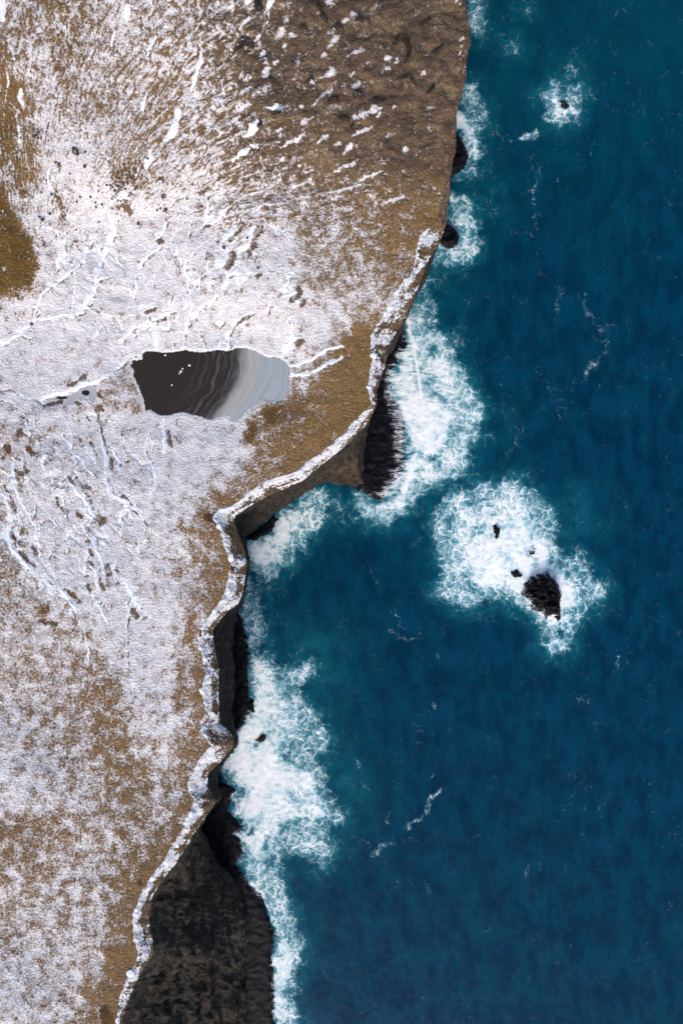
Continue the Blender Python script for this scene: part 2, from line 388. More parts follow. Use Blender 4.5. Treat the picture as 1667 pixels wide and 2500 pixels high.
def veins(px, py):
    """network of small eroded gullies: fans running down to the pond in the north, slanting ones in the south"""
    wq = 26 * fbm(px / 70, py / 70, 3, 141); x = px + wq; y = py + 26 * fbm(px / 70, py / 70, 3, 147)
    a = np.arctan2(y - 1250, x - 380); r = np.hypot(x - 380, y - 1250)
    n = 1 - np.abs(perlin(a * 13, r / 150, 151)) * 1.9; n2 = 1 - np.abs(perlin(a * 27, r / 80, 153)) * 1.9
    N = np.maximum(n, n2 - .06) * 1.0; mN = sstep(470, 560, py) * sstep(850, 800, py) * sstep(760, 680, px) * sstep(40, 130, px)
    u = (x * .86 - y * .40) / 42; v = (x * .40 + y * .86) / 150
    m = 1 - np.abs(perlin(u, v, 157)) * 1.9; m2 = 1 - np.abs(perlin(u * 2.1, v * 2.0, 159)) * 1.9
    Sx = np.maximum(m, m2 - .06); mS = sstep(1010, 1080, py) * sstep(1560, 1400, py) * sstep(470, 330, px + .25 * (py - 1200))
    br = sstep(-.15, .3, fbm(px / 55, py / 55, 3, 161))
    return np.maximum(N * mN, Sx * mS) * (.82 + .18 * br)
def vein_height(px, py):
    out = np.zeros(px.shape); i = np.nonzero((px > 0) & (px < 800) & (py > 450) & (py < 1600))[0]
    if len(i): out[i] = -.22 * sstep(.62, .95, veins(px[i], py[i]))
    return out
def zland(px, py):
    px = arr(px); py = arr(py); z = ZF(px, py)
    wx, wy = px * .1, py * .1
    z = z + .9 * fbm(wx / 22, wy / 22, 3, 3) + .24 * fbm(wx / 3.2, wy / 3.2, 3, 11) + .06 * perlin(wx / .95, wy / .95, 13) + vein_height(px, py)
    # rougher, terraced ground on the slope in the north-east
    k = sstep(380, 620, px) * sstep(620, 380, py)
    dx, dy = px - 95.0, py - 776.0
    ang = np.arctan2(dy, dx) * 60; rad = np.hypot(dx, dy) * .01
    z = z + k * (.35 * ridged(ang / 1.6 + 1.2 * fbm(wx / 9, wy / 9, 2, 33), rad * 1.6, 4, 31) + .95 * fbm(wx / 5, wy / 5, 4, 35))
    for poly, lev, rng, dep, bk in ((POND, ZP, 70, .9, .16), (POOL, ZPOOL, 26, .5, .25), (PUD1, ZPUD[0], 34, .4, .0), (PUD2, ZPUD[1], 30, .4, .0)):
        i = near(px, py, poly, rng + 5)
        if len(i):
            x, y = px[i], py[i]; sd = -poly_sd(x + 3.4 * fbm(x / 9, y / 9, 3, 5), y + 3.4 * fbm(x / 9, y / 9, 3, 8), poly)
            out = lev + .06 + bk * sstep(0, 7, sd) + np.maximum(z[i] - lev - .06 - bk, -.1) * sstep(2, rng, sd) + .08 * fbm(x / 8, y / 8, 2, 4)
            z[i] = np.where(sd > 0, np.where(sd < rng, out, z[i]), lev + .06 - dep * sstep(0, 9, -sd))
    return z

# ------------------------------------------------------------------ snow cover on the land (0 bare .. 1 white)
def rows(y, *xc): return [(xc[i], y, xc[i + 1]) for i in range(0, len(xc), 2)]
CV = (rows(0,10,.85,60,.42,150,.42,230,.45,310,.72,370,.5,450,.5,520,.4,600,.35,700,.15,800,.1,900,.1,1000,.05,1100,.08)
 + rows(70,10,.6,60,.42,150,.45,230,.45,300,.72,370,.52,450,.5,520,.38,600,.3,700,.2,800,.12,900,.1,1000,.05,1120,.12)
 + rows(140,10,.08,45,.6,90,.65,160,.4,230,.6,300,.5,370,.6,430,.5,500,.55,560,.22,650,.15,700,.2,780,.18,850,.2,950,.1,1050,.05,1120,.14)
 + rows(240,12,.38,45,.2,100,.65,170,.5,240,.5,300,.5,350,.55,400,.35,450,.55,500,.6,550,.4,620,.25,700,.15,800,.15,900,.1,1000,.06,1100,.06)
 + rows(340,8,.12,35,.4,65,.2,110,.8,150,.72,200,.68,280,.62,350,.45,400,.55,450,.5,500,.5,560,.4,620,.25,700,.2,800,.12,900,.12,1000,.06,1090,.05)
 + rows(420,15,.45,60,.22,85,.28,120,.88,180,.92,230,.8,290,.42,330,.4,390,.6,440,.7,500,.58,560,.38,640,.42,720,.33,800,.24,900,.2,1000,.14,1080,.08)
 + rows(500,5,.1,50,.72,100,.85,150,.5,200,.92,260,.9,320,.8,400,.9,470,.88,530,.72,570,.55,620,.55,680,.45,750,.48,820,.42,900,.36,1000,.22,1060,.12)
 + rows(560,20,.05,85,.7,120,.88,160,.62,200,.92,300,.95,400,.93,500,.85,560,.6,620,.62,680,.75,740,.46,800,.52,880,.36,960,.26)
 + rows(620,35,.04,100,.65,140,.88,250,.95,400,.94,500,.88,550,.78,620,.85,700,.84,745,.5,800,.5,880,.46,960,.3)
 + rows(690,20,.08,75,.55,130,.92,250,.95,400,.95,550,.92,700,.88,765,.55,810,.42,860,.5,920,.45)
 + rows(740,20,.7,75,.85,200,.95,400,.93,600,.93,720,.92,780,.72,840,.7,895,.6)
 + rows(780,780,.8,840,.8,880,.55) + rows(815,780,.9,830,.55,868,.06,890,.04)
 + rows(800,20,.97,150,.93,300,.93,450,.93,600,.92,700,.9) + rows(880,20,.95,150,.93,250,.9,760,.7,800,.3,850,.1,885,.06)
 + rows(940,20,.9,80,.92,280,.75,740,.55,780,.22,830,.15,880,.05) + rows(1000,20,.8,100,.85,200,.8,300,.82,360,.9,480,.9,560,.9,620,.72,670,.25,720,.2,780,.22,850,.08)
 + rows(1060,30,.62,100,.72,200,.86,300,.86,400,.9,500,.92,570,.95,612,.35,660,.42,720,.28,780,.14,820,.06)
 + rows(1120,30,.62,80,.68,200,.86,300,.86,420,.9,520,.92,580,.9,640,.4,700,.25,740,.08) + rows(1170,20,.7,100,.8,200,.8,300,.88,420,.9,520,.82,580,.5,630,.25)
 + rows(1230,20,.72,120,.9,220,.8,320,.88,420,.85,470,.72,510,.45,545,.1) + rows(1300,20,.62,120,.85,250,.9,330,.9,400,.82,450,.65,485,.48,515,.16)
 + rows(1360,10,.45,120,.88,300,.92,380,.72,430,.7,480,.55,520,.28) + rows(1420,10,.5,60,.6,150,.88,300,.9,380,.74,430,.72,480,.55,525,.22)
 + rows(1500,10,.56,90,.55,140,.58,200,.76,300,.9,380,.88,440,.76,475,.35) + rows(1580,20,.6,100,.62,200,.58,280,.84,340,.94,400,.86,445,.62,470,.35)
 + rows(1640,20,.5,100,.56,180,.52,235,.46,270,.42,330,.88,390,.84,440,.5,475,.26) + rows(1700,30,.58,100,.58,180,.5,240,.36,275,.26,325,.8,380,.84,420,.55,470,.2)
 + rows(1755,30,.66,120,.55,200,.45,265,.34,300,.4,335,.72,395,.7,445,.88,478,.25) + rows(1830,30,.68,100,.6,200,.52,265,.38,310,.36,360,.66,410,.72,445,.55,465,.16)
 + rows(1900,20,.75,100,.66,180,.56,260,.5,300,.34,340,.26,390,.62,420,.55,448,.15) + rows(1960,20,.76,100,.66,180,.6,230,.56,280,.46,335,.24,380,.66,415,.66,452,.2)
 + rows(2030,20,.36,70,.34,130,.4,180,.46,250,.55,320,.5,370,.5,415,.2) + rows(2090,20,.42,100,.44,180,.55,260,.52,330,.4,380,.15) + rows(2150,30,.52,120,.52,200,.6,270,.5,315,.28,345,.12)
 + rows(2250,30,.52,100,.6,180,.54,240,.62,285,.5,312,.12) + rows(2350,30,.64,100,.64,180,.64,230,.55,285,.22,315,.06) + rows(2450,30,.72,100,.66,170,.6,215,.45,250,.2,275,.08))
CF = Field(CV, 26)
# drifts and banks: (points, half width, strength).  Names with a label become mounds of their own further down
D_ = []
def drift(pts, hw, label=None, h=.45): D_.append((pts, hw, label, h))
drift([(273,530),(276,567),(264,602),(248,634),(238,669),(234,701),(214,736),(209,752)], 6, 'broadest curving snowdrift filling a long gully on the white slope above the pond', .5)
drift([(209,752),(188,768),(134,774),(83,782)], 3.2, 'thin white drift running flat westward from the foot of the broad gully drift', .3)
drift([(83,782),(54,803),(27,830),(0,837)], 6.5, 'wide snowdrift at the left edge of the picture level with the pond top', .5)
drift([(233,478),(249,508),(273,535)], 1.8)
drift([(208,607),(206,629),(190,653),(150,680),(113,709),(96,736),(83,766)], 3, 'long thin diagonal drift below the brown patch at the left edge', .3)
drift([(166,634),(190,653)], 3.4); drift([(160,565),(158,600),(160,640)], 3); drift([(140,565),(145,600),(155,630)], 2.6)
drift([(118,415),(119,440),(120,465)], 4, 'short upright snow strip beside a brown strip at upper left', .3)
drift([(185,661),(183,701),(182,741),(173,766)], 1.6); drift([(125,705),(131,740),(130,770)], 1.2)
drift([(404,546),(394,570),(378,586)], 4, 'short white drift above a small red-brown bank on the white slope', .4)
drift([(399,599),(380,613),(356,632),(340,656)], 3.6, 'slanting drift just below the small red-brown bank on the white slope', .4)
drift([(340,656),(320,690),(280,715),(240,735)], 1.6)
drift([(418,757),(394,771),(370,784)], 5.5, 'thick slanting drift with a brown underside directly above the pond', .5)
drift([(370,784),(379,816),(379,838),(378,853)], 4.5, 'drift leading straight down into the north shore of the pond', .4)
drift([(340,744),(359,746),(380,747)], 4.2, 'small drift with brown bank beside the tiny lens-shaped ice puddle', .35)
drift([(370,784),(345,795),(315,815),(295,835)], 5)
drift([(335,688),(332,715),(327,731)], 3); drift([(220,833),(235,815),(250,790)], 1.6)
drift([(559,508),(541,527),(522,541),(503,541),(492,554)], 5, 'zigzag drift on the border between white slope and brown slope', .45)
drift([(508,496),(506,520),(498,545)], 4); drift([(470,520),(464,555),(460,580)], 1.8)
drift([(581,557),(559,573),(541,591)], 4.2, 'left of two slanting drifts at the top of the broken banks', .4)
drift([(621,559),(613,575),(597,583)], 7.5, 'rounded drift cupping a brown bank at the top of the broken banks', .5)
drift([(578,581),(567,597)], 4); drift([(605,600),(588,612)], 8, 'oval snow patch below the rounded drift among the broken banks', .45)
drift([(554,618),(546,637),(530,648)], 11, 'largest teardrop-shaped snow patch with a brown bank on its right', .7)
drift([(530,648),(510,664),(490,680),(475,700),(462,716)], 3)
drift([(581,648),(570,664),(554,680),(543,701)], 3.8, 'narrow drift to the lower right of the teardrop-shaped snow patch', .35)
drift([(628,668),(613,667),(597,674),(585,694)], 4.2, 'hook-shaped drift with a brown spot at its right tip', .4)
drift([(653,657),(660,655)], 9); drift([(708,676),(709,672)], 9, 'small round snow cap above the double snow mound', .5)
drift([(697,700),(703,712)], 13, 'left half of the double snow mound beside a brown bank', .9)
drift([(714,714),(717,718)], 11, 'right half of the double snow mound beside a brown bank', .8)
drift([(725,737),(730,734)], 7, 'small snow-capped lump at the lower right of the double mound', .6)
drift([(476,618),(457,640),(455,661),(460,701),(468,741),(457,782),(449,830),(447,850)], 2.6, 'very long thin meandering drift running down to the middle of the pond', .25)
drift([(532,723),(508,739),(490,752),(470,775)], 3.4, 'thin slanting drift on the slope above the middle of the pond', .3)
drift([(621,766),(599,771),(581,782),(567,803),(554,816),(558,838),(556,850)], 3.2, 'bent drift with a brown bank leading to the pond north shore', .3)
drift([(709,776),(712,806),(714,825)], 3); drift([(714,825),(704,838),(692,862)], 8, 'thick drift at the north-east corner of the pond', .5)
drift([(497,835),(496,855)], 3); drift([(535,832),(534,850)], 4); drift([(423,830),(421,852)], 2)
drift([(707,893),(755,881),(798,854),(836,849)], 4, 'upper of two parallel drifts reaching right from the pond', .3)
drift([(710,916),(755,913),(787,897),(836,872)], 5, 'lower of two parallel drifts reaching right from the pond', .35)
drift([(399,1024),(402,1067),(404,1104)], 5.5, 'upright drift with a brown bank just south of the pond', .45)
drift([(367,1051),(356,1099),(367,1131)], 3); drift([(367,1131),(378,1152),(380,1179),(368,1208)], 5, 'crooked drift ending in a snowy blob south of the pond', .4)
drift([(245,1072),(261,1120),(261,1179),(271,1205)], 5, 'upright drift below the small frozen pool', .45)
drift([(239,1000),(241,1030),(245,1072)], 3); drift([(271,1205),(305,1225),(340,1253),(357,1264)], 5.5, 'drift along a dark edged bank running to the lower right', .45)
drift([(277,1094),(286,1125),(294,1152)], 4, 'slanting drift right of the upright drift below the frozen pool', .4)
drift([(213,1088),(222,1110),(236,1133)], 4, 'slanting drift left of the upright drift below the frozen pool', .4)
drift([(176,1062),(177,1099),(197,1120),(229,1163)], 3.5, 'long crooked drift left of the slanting drifts below the frozen pool', .35)
drift([(149,1173),(154,1227),(160,1259)], 4.2); drift([(176,1179),(195,1205),(213,1227),(234,1266)], 5.2, 'drift with dark spots leading to the group of small brown banks', .45)
drift([(200,1240),(225,1270)], 6); drift([(300,1255),(312,1262)], 6)
drift([(32,1136),(43,1200),(64,1243),(85,1275),(94,1320),(97,1360)], 4, 'long drift running down the left side below the pool', .4)
drift([(0,1184),(21,1227),(26,1260)], 5); drift([(30,1262),(20,1296),(32,1338),(69,1381),(101,1407)], 6, 'thick winding drift near the left edge of the picture', .55)
drift([(40,1262),(52,1278),(50,1290)], 5); drift([(50,1295),(45,1330),(60,1350)], 3)
drift([(101,1407),(120,1435),(128,1452)], 7); drift([(144,1437),(165,1458),(178,1475),(184,1493)], 6, 'tapering drift with a brown bank above it at lower left', .5)
drift([(135,1410),(136,1430)], 3); drift([(97,1410),(99,1430)], 4); drift([(172,1490),(180,1505)], 4)
drift([(230,1312),(232,1335),(246,1360),(258,1395)], 5, 'slanting drift right of the white fan at mid left', .45)
drift([(214,1340),(212,1365),(206,1405)], 3); drift([(214,1370),(234,1397),(240,1425),(246,1443)], 4, 'thin drift with a dark edge below the white fan', .35)
drift([(258,1395),(278,1385),(283,1375)], 4.5); drift([(240,1310),(262,1345)], 4); drift([(160,1325),(165,1350)], 4)
drift([(197,1438),(212,1450),(234,1455)], 4); drift([(238,1470),(252,1495),(266,1520)], 4.5, 'drift reaching down toward the open brown ground at lower left', .4)
drift([(303,1418),(318,1436),(330,1462),(340,1480)], 8, 'broad pale snow tongue left of the cliff bend', .5); drift([(309,1471),(316,1498),(326,1508)], 5)
drift([(355,1500),(366,1508)], 7); drift([(316,1500),(309,1530),(310,1580),(313,1622)], 1.8); drift([(318,1660),(325,1682)], 3)
drift([(196,1514),(208,1552),(214,1590),(213,1627)], 2.2)
drift([(64,1019),(69,1046),(90,1075),(112,1110)], 3.4); drift([(112,1110),(106,1140),(112,1152)], 5); drift([(95,1150),(118,1163),(135,1150)], 4.5); drift([(66,1165),(84,1172)], 5)
drift([(0,978),(30,985),(60,1008)], 3); drift([(0,957),(28,958),(62,970),(92,980),(105,982)], 4.2)
drift([(110,985),(100,975),(125,962),(170,955),(205,937),(238,930),(262,918)], 5.5, 'white bank of snow along the upper shore of the small frozen pool', .4)
drift([(262,918),(290,895),(312,875),(345,866)], 4); drift([(332,1335),(338,1350)], 4); drift([(60,1380),(120,1420)], 10)
drift([(495,126),(487,161),(479,188),(468,220)], 4.6, 'narrow bright snow streak high on the streaked slope', .4)
drift([(437,272),(431,300),(423,321),(405,342)], 10, 'brightest broad snow patch in the middle of the streaked slope', .5)
drift([(370,375),(362,392),(354,410)], 8, 'second bright snow patch below the broadest one on the streaked slope', .45)
drift([(356,230),(351,248),(345,266)], 4.4, 'short bright snow streak left of the broadest patch', .35)
drift([(379,88),(368,112),(358,135)], 4); drift([(312,12),(309,30),(306,50)], 10); drift([(2,0),(6,24),(6,46)], 8, 'bright snow patch in the top left corner', .4)
drift([(280,75),(270,110)], 4); drift([(228,118),(218,145)], 4); drift([(30,120),(36,145)], 5); drift([(50,220),(54,260)], 5); drift([(48,310),(52,360)], 5); drift([(20,185),(20,210)], 4)
drift([(632,296),(617,316),(598,334)], 7, 'lumpy elongated snow patch on the brown slope', .5); drift([(606,366),(590,376),(573,392)], 8, 'lower of two lumpy snow patches on the brown slope', .45)
drift([(662,266),(672,260),(684,268)], 6, 'arched snow cap over a rock on the brown slope', .6); drift([(531,246),(542,256)], 11); drift([(545,226),(548,230)], 6)
drift([(609,44),(600,58),(588,72)], 4.5); drift([(664,0),(657,12),(648,32)], 6, 'forked snow streak at the top edge beside a dark cleft', .4); drift([(600,6),(612,2)], 8); drift([(662,20),(656,45),(653,62)], 2.5)
for a in ((698,52,7),(690,80,9),(684,88,9),(712,88,8),(696,111,6),(640,132,9),(648,150,6),(650,170,8),(648,184,6),(674,152,7),(627,95,8),(818,98,8),(808,110,8),(790,137,8),(795,184,10),(760,198,7),(597,226,8),(608,216,5),(602,249,6),(590,258,5),
          (612,190,5),(685,315,5),(682,330,5),(790,337,8),(780,345,5),(621,356,9),(862,40,9),(845,52,8),(816,102,8),(806,114,8),(945,143,7),(947,122,4),(969,150,5),(945,166,7),(935,176,5),(870,131,8),(880,127,7),(859,180,7),(872,208,8),(865,214,6),
          (810,175,8),(805,222,8),(985,363,6),(991,358,4),(854,356,8),(842,372,5),(824,350,6),(912,262,5),(894,284,6),(870,287,5),(960,258,5),(1115,2,8),(1122,12,6),(1128,100,7),(1130,118,6),(1126,132,6),(805,5,8),(925,282,5),(1030,182,5),(740,262,4),(768,255,5),
          (660,265,5),(560,60,6),(500,60,6),(690,390,5),(730,405,6),(640,470,6),(650,472,5),(655,500,7),(660,452,4)):
    drift([(a[0] - a[2] * .5, a[1] + a[2] * .4), (a[0] + a[2] * .5, a[1] - a[2] * .4)], a[2] * .7, None, 0)
for p, w in (([(803,220),(785,235),(768,258)],3.5),([(875,391),(855,402),(815,420)],4),([(930,262),(900,275),(865,285)],4),([(735,300),(765,285)],4),([(560,345),(600,320)],3),([(690,360),(740,330)],4),([(880,440),(930,420)],4),([(820,470),(880,450)],4),([(700,470),(760,440)],4),
             ([(930,500),(985,480)],3),([(570,275),(612,255)],4),([(560,300),(585,285)],4),([(860,330),(905,310)],3),([(455,100),(470,75)],4),([(540,40),(575,10)],4)): drift(p, w, None, 0)
rb = np.random.RandomState(21)
for pts, hw, lab, h in list(D_):
    mx, my = arr(pts).mean(0)
    if hw < 2.4 or not ((480 < my < 860 and mx < 740) or (1010 < my < 1560 and mx < 420)): continue
    sl = smooth_line(pts, 4)
    for b in range(max(2, int(len(sl) / 7))):
        i = rb.randint(0, len(sl) - 1); d = sl[min(i + 1, len(sl) - 1)] - sl[max(i - 1, 0)]; d = d / (np.hypot(*d) + 1e-6)
        a = rb.choice([-1, 1]) * rb.uniform(.45, 1.15) + (math.pi if rb.rand() < .75 else 0); L = rb.uniform(14, 46)
        d = arr([d[0] * math.cos(a) - d[1] * math.sin(a), d[0] * math.sin(a) + d[1] * math.cos(a)])
        p = [sl[i]]
        for q in range(4):
            t_ = rb.uniform(-.55, .55); d = arr([d[0] * math.cos(t_) - d[1] * math.sin(t_), d[0] * math.sin(t_) + d[1] * math.cos(t_)]); p.append(p[-1] + d * L / 4)
        drift([tuple(v) for v in p], rb.uniform(1.5, 2.8))
# brown / dark earth banks (points, half width, strength)
EARTH = [([(388,584),(394,592)],5,1),([(385,783),(402,777)],3.2,1),([(357,763),(378,756)],3,1),([(506,548),(511,550)],6,.9),([(625,575),(632,562)],6,.9),([(566,620),(570,632),(558,650)],6,1),([(610,612),(617,603)],6,.9),([(556,522),(562,512)],4,.8),([(560,590),(572,575),(585,562)],3.5,.8),
 ([(630,673),(633,671)],5,1),([(728,706),(732,716),(722,726),(712,733)],5,1.1),([(742,735),(738,742)],5,.9),([(579,790),(590,780),(604,776)],3,1),([(566,805),(563,818)],2.5,.8),([(735,832),(726,842)],6,.6),([(715,885),(745,886)],5,.5),([(730,928),(760,908)],3,.4),
 ([(413,1056),(416,1088)],5,.7),([(302,1212),(322,1240)],3.5,1.2),([(286,1210),(300,1222),(330,1250),(340,1256)],2.2,1),([(246,1040),(252,1070),(262,1105)],2,1),([(238,1005),(242,1032)],2.2,1),([(220,1080),(234,1110)],3,.5),([(278,1100),(296,1135)],3,.55),
 ([(270,1120),(272,1140)],4,.5),([(170,1165),(184,1190)],3.5,.8),([(205,1190),(220,1192)],4,.6),([(140,1215),(145,1235)],3,.6),([(152,1240),(165,1252)],4,.6),([(190,1255),(200,1262)],4,.9),([(220,1230),(226,1240)],4,.7),([(235,1262),(250,1275)],5,.9),([(250,1268),(246,1280)],4,.9),
 ([(28,1298),(36,1325)],4,.9),([(52,1350),(62,1365),(85,1382)],5,.8),([(75,1330),(90,1350)],6,.45),([(160,1440),(178,1455),(190,1465)],4,.8),([(215,1372),(228,1385)],5,.8),([(220,1345),(225,1355)],4,.7),([(262,1382),(268,1400)],5,.9),([(244,1410),(252,1440)],4,.7),([(286,1385),(290,1395)],4,.6),
 ([(215,1432),(222,1445)],4,.7),([(325,1490),(333,1505)],4.5,.8),([(200,1470),(206,1480)],4,.5),([(245,1480),(258,1500)],3,.4),([(100,1515),(130,1525)],9,.42),([(115,1490),(128,1505)],8,.42),([(20,1092),(23,1095)],6,.7),([(48,1054),(54,1058)],7,.7),([(45,1120),(60,1128)],7,.55),([(60,1142),(64,1150)],7,.55),
 ([(72,1100),(85,1115)],9,.42),([(40,1152),(54,1156)],6,.6),([(14,1190),(34,1230),(40,1250)],4,.55),([(2,1115),(8,1125)],8,.5),([(200,925),(206,923)],5,.9),([(170,942),(196,930)],3,.6),([(108,990),(140,982),(150,978)],3.5,.8),([(240,962),(244,966)],4,1),([(186,982),(192,985)],3,.8),([(212,1018),(220,1028)],3,.8),
 ([(238,1000),(250,1000)],5,.7),([(0,957),(28,955),(45,965)],2.6,.7),([(50,1010),(60,1020)],4,.6),([(510,1262),(518,1266),(530,1270)],6,1.6),([(288,505),(306,490)],5,.6),([(305,505),(318,515)],5,.6),([(55,470),(80,480)],7,.4),([(140,470),(150,520),(158,545)],6,.45),([(185,585),(190,600)],8,.4),([(106,580),(108,605)],3,.5),
 ([(490,470),(505,462)],6,.7),([(383,440),(396,435)],6,.6),([(262,430),(345,410)],7,.25),([(420,350),(450,360)],6,.3),([(295,180),(285,210)],5,.3),([(165,100),(170,115)],6,.4),([(145,165),(155,180)],6,.4),([(250,2470),(262,2490),(260,2510)],9,1.3),([(340,2150),(345,2160)],4,.8),([(12,775),(15,780)],5,.6),([(45,720),(55,735)],8,.4)]
# tracks worn through the grass, holding snow
TRK = [[(607,519),(648,559),(688,602),(741,645),(776,690),(798,741),(799,795),(795,838)],[(612,525),(655,572),(700,618),(735,648),(770,695),(793,745),(793,800)],[(505,1274),(503,1320),(492,1365),(478,1430),(463,1470),(450,1540),(430,1600)],[(486,1290),(465,1345),(452,1400),(430,1450)],
       [(601,1056),(655,1025),(700,990),(745,955),(782,929)],[(543,1225),(600,1180),(660,1135),(720,1090),(760,1050)],[(560,1190),(640,1150),(720,1120)],[(640,1070),(700,1030),(760,985)],[(765,930),(778,908),(790,880)],[(165,2085),(200,2060),(228,2038)],[(430,1500),(415,1560),(400,1610)],[(0,1550),(80,1520),(150,1505)],
       [(10,1120),(60,1090),(90,1080)],[(190,1210),(225,1178)],[(345,1190),(347,1300)],[(365,1560),(400,1500),(440,1440)],[(280,830),(255,760),(245,735)],[(590,1110),(640,1085),(690,1060)],[(600,1135),(660,1105)]]
rs = np.random.RandomState(5)
for i in range(26):
    x = rs.uniform(560, 790); y = 1750 - x * .8 - rs.uniform(20, 260); l = rs.uniform(12, 34)
    if y > 930: TRK.append([(x - l, y + l * .66), (x, y), (x + l * .6, y - l * .42)])
def cover(px, py):
    """snow cover, earth, tone, streak strength for points given in photograph pixels"""
    wx = px + 9 * fbm(px / 40, py / 40, 3, 41) + 4 * perlin(px / 9, py / 9, 44); wy = py + 9 * fbm(px / 40, py / 40, 3, 47) + 4 * perlin(px / 9, py / 9, 49)
    c = CF(wx, wy)
    # soft clear edge of the windblown bare ground
    i = near(px, py, [(-60, 440), (110, 740)], 10)
    bare = [(-90,440),(4,462),(28,508),(45,545),(72,580),(85,620),(96,650),(82,668),(84,700),(60,702),(20,702),(0,718),(-90,740)]
    b = sstep(-13, 10, poly_sd(wx[i] + 9 * fbm(px[i] / 16, py[i] / 16, 3, 77), wy[i], bare)); c[i] = c[i] * (1 - b) + (.08 + .30 * np.maximum(0, fbm(px[i] / 22, py[i] / 30, 3, 79))) * b
    gold = [(598,1022),(632,1000),(650,1006),(690,985),(735,940),(756,905),(800,880),(835,815),(870,795),(900,815),(905,900),(895,960),(900,990),(850,1030),(790,1090),(745,1140),(700,1160),(650,1170),(600,1195),(560,1220),(580,1180),(592,1140),(590,1080)]
    i = near(px, py, gold, 30); b = sstep(-5, 5, poly_sd(wx[i], wy[i], gold)); g = c[i] * .95; c[i] = np.where(b > .5, g, c[i])
    ochre = [([(645,1000),(690,990),(665,1032),(650,1030)], .02), ([(598,1060),(615,1030),(632,1050),(612,1075)], .05), ([(860,800),(905,815),(900,980),(870,1010),(850,960),(870,880)], .03)]
    for poly, v in ochre:
        i = near(px, py, poly, 30); b = sstep(-10, 6, poly_sd(wx[i], wy[i], poly)); c[i] = c[i] * (1 - b) + v * b
    rag = fbm(px / 7, py / 7, 3, 71); rag2 = fbm(px / 19, py / 19, 3, 73); wig1 = fbm(px / 21, py / 21, 2, 171); wig2 = fbm(px / 21, py / 21, 2, 173); dp = np.zeros(px.shape); e0 = np.zeros(px.shape)
    for pts, hw, lab, h in D_:
        sl = smooth_line(pts, 6); i = near(px, py, sl, hw * 3 + 4)
        if not len(i): continue
        d, f = seg_dist(px[i] + 7 * wig1[i], py[i] + 7 * wig2[i], sl); w = hw * (1.2 if py[i[0]] > 450 else 1.0) * (.7 + .3 * np.sin(np.clip(f, 0, 1) * math.pi)) * np.clip(1 + .7 * rag[i] + 1.1 * rag2[i], .2, 2)
        if h == 0:
            c[i] = np.maximum(c[i], .86 * sstep(w * 2.6, 0, d)); dp[i] = np.maximum(dp[i], .30 * sstep(w * 1.6, 0, d)); continue
        k = sstep(w * 1.9, w * .2, d) * (1.05 if lab else .82); dp[i] = np.maximum(dp[i], k)
        if hw >= 1.7:
            j = near(px, py, sl, hw * 3 + 8); o_ = hw * 1.05 + 1.5; d, f = seg_dist(px[j] - o_ * .75 + 7 * wig1[j], py[j] - o_ * .6 + 7 * wig2[j], sl); e0[j] = np.maximum(e0[j], .88 * sstep(4.2, .8, d) * sstep(-.1, .25, rag2[j]))  # southeast edge of each drift: bare brown earth plus painted shading
    for pts in TRK:
        sl = smooth_line(pts, 8); i = near(px, py, sl, 8); d, f = seg_dist(px[i] + 1.2 * rag[i], py[i], sl); dp[i] = np.maximum(dp[i], .5 * sstep(2.4, .5, d) * sstep(-.3, .2, rag[i] + .1))
    # white lip round the pond and pools
    for poly, wdt in ((POND, 8), (POOL, 4)):
        i = near(px, py, poly, 30); sd = -poly_sd(px[i], py[i], poly); dp[i] = np.maximum(dp[i], .46 * sstep(wdt * (1.1 + .9 * rag[i]), wdt * .1, np.abs(sd - 2)))
    spit = [(240,972),(262,930),(300,905),(324,905),(336,940),(345,965),(350,1000),(330,1010),(290,990),(255,985)]
    i = near(px, py, spit, 20); b = sstep(-5, 5, poly_sd(wx[i], wy[i], spit)); c[i] = c[i] * (1 - b) + .58 * b
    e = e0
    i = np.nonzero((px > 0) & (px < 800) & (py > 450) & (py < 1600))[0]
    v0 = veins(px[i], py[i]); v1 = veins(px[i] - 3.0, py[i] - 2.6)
    dp[i] = np.maximum(dp[i], 1.0 * sstep(.80, .95, v0)); e[i] = np.maximum(e[i], 1.0 * sstep(.78, .92, v1) * sstep(.92, .72, v0) * sstep(-.1, .25, rag2[i]))  # lines southeast of the gullies: thin shadows painted in brown, with earth edges
    c = c - .30 * fbm(px / 32, py / 32, 3, 11) - .10 * perlin(px / 9.5, py / 9.5, 13)
    for pts, hw, s in EARTH:
        i = near(px, py, pts, hw * 3); 
        if not len(i): continue
        d, f = seg_dist(px[i] + 2 * rag[i], py[i] + 2 * rag[i], smooth_line(pts, 5)); e[i] = np.maximum(e[i], 1.15 * s * sstep(hw * 2.6, hw * .2, d))
    tone = sstep(420, 640, px) * sstep(640, 380, py + .12 * (px - 700)) * .95 + .25 * sstep(1500, 2000, py) + .25 * sstep(300, 100, py)
    bi = near(px, py, bare, 30); tone[bi] = tone[bi] * .2; och = np.zeros(px.shape); och[bi] = sstep(-20, 14, poly_sd(px[bi], py[bi], bare))
    for poly, v in ochre[:2]: bi = near(px, py, poly, 20); och[bi] = np.maximum(och[bi], .6 * sstep(-14, 6, poly_sd(px[bi], py[bi], poly)))
    och = np.maximum(och, .7 * np.exp(-((px - 20) / 40) ** 2 - ((py - 350) / 150) ** 2))
    st = sstep(760, 480, py) * (.55 + .45 * sstep(250, 500, px)) * (1 - .62 * sstep(540, 720, px)) + .12
    return np.clip(c, 0, 1.3), np.clip(e, 0, 1.4), np.clip(tone, 0, 1), st, dp, och
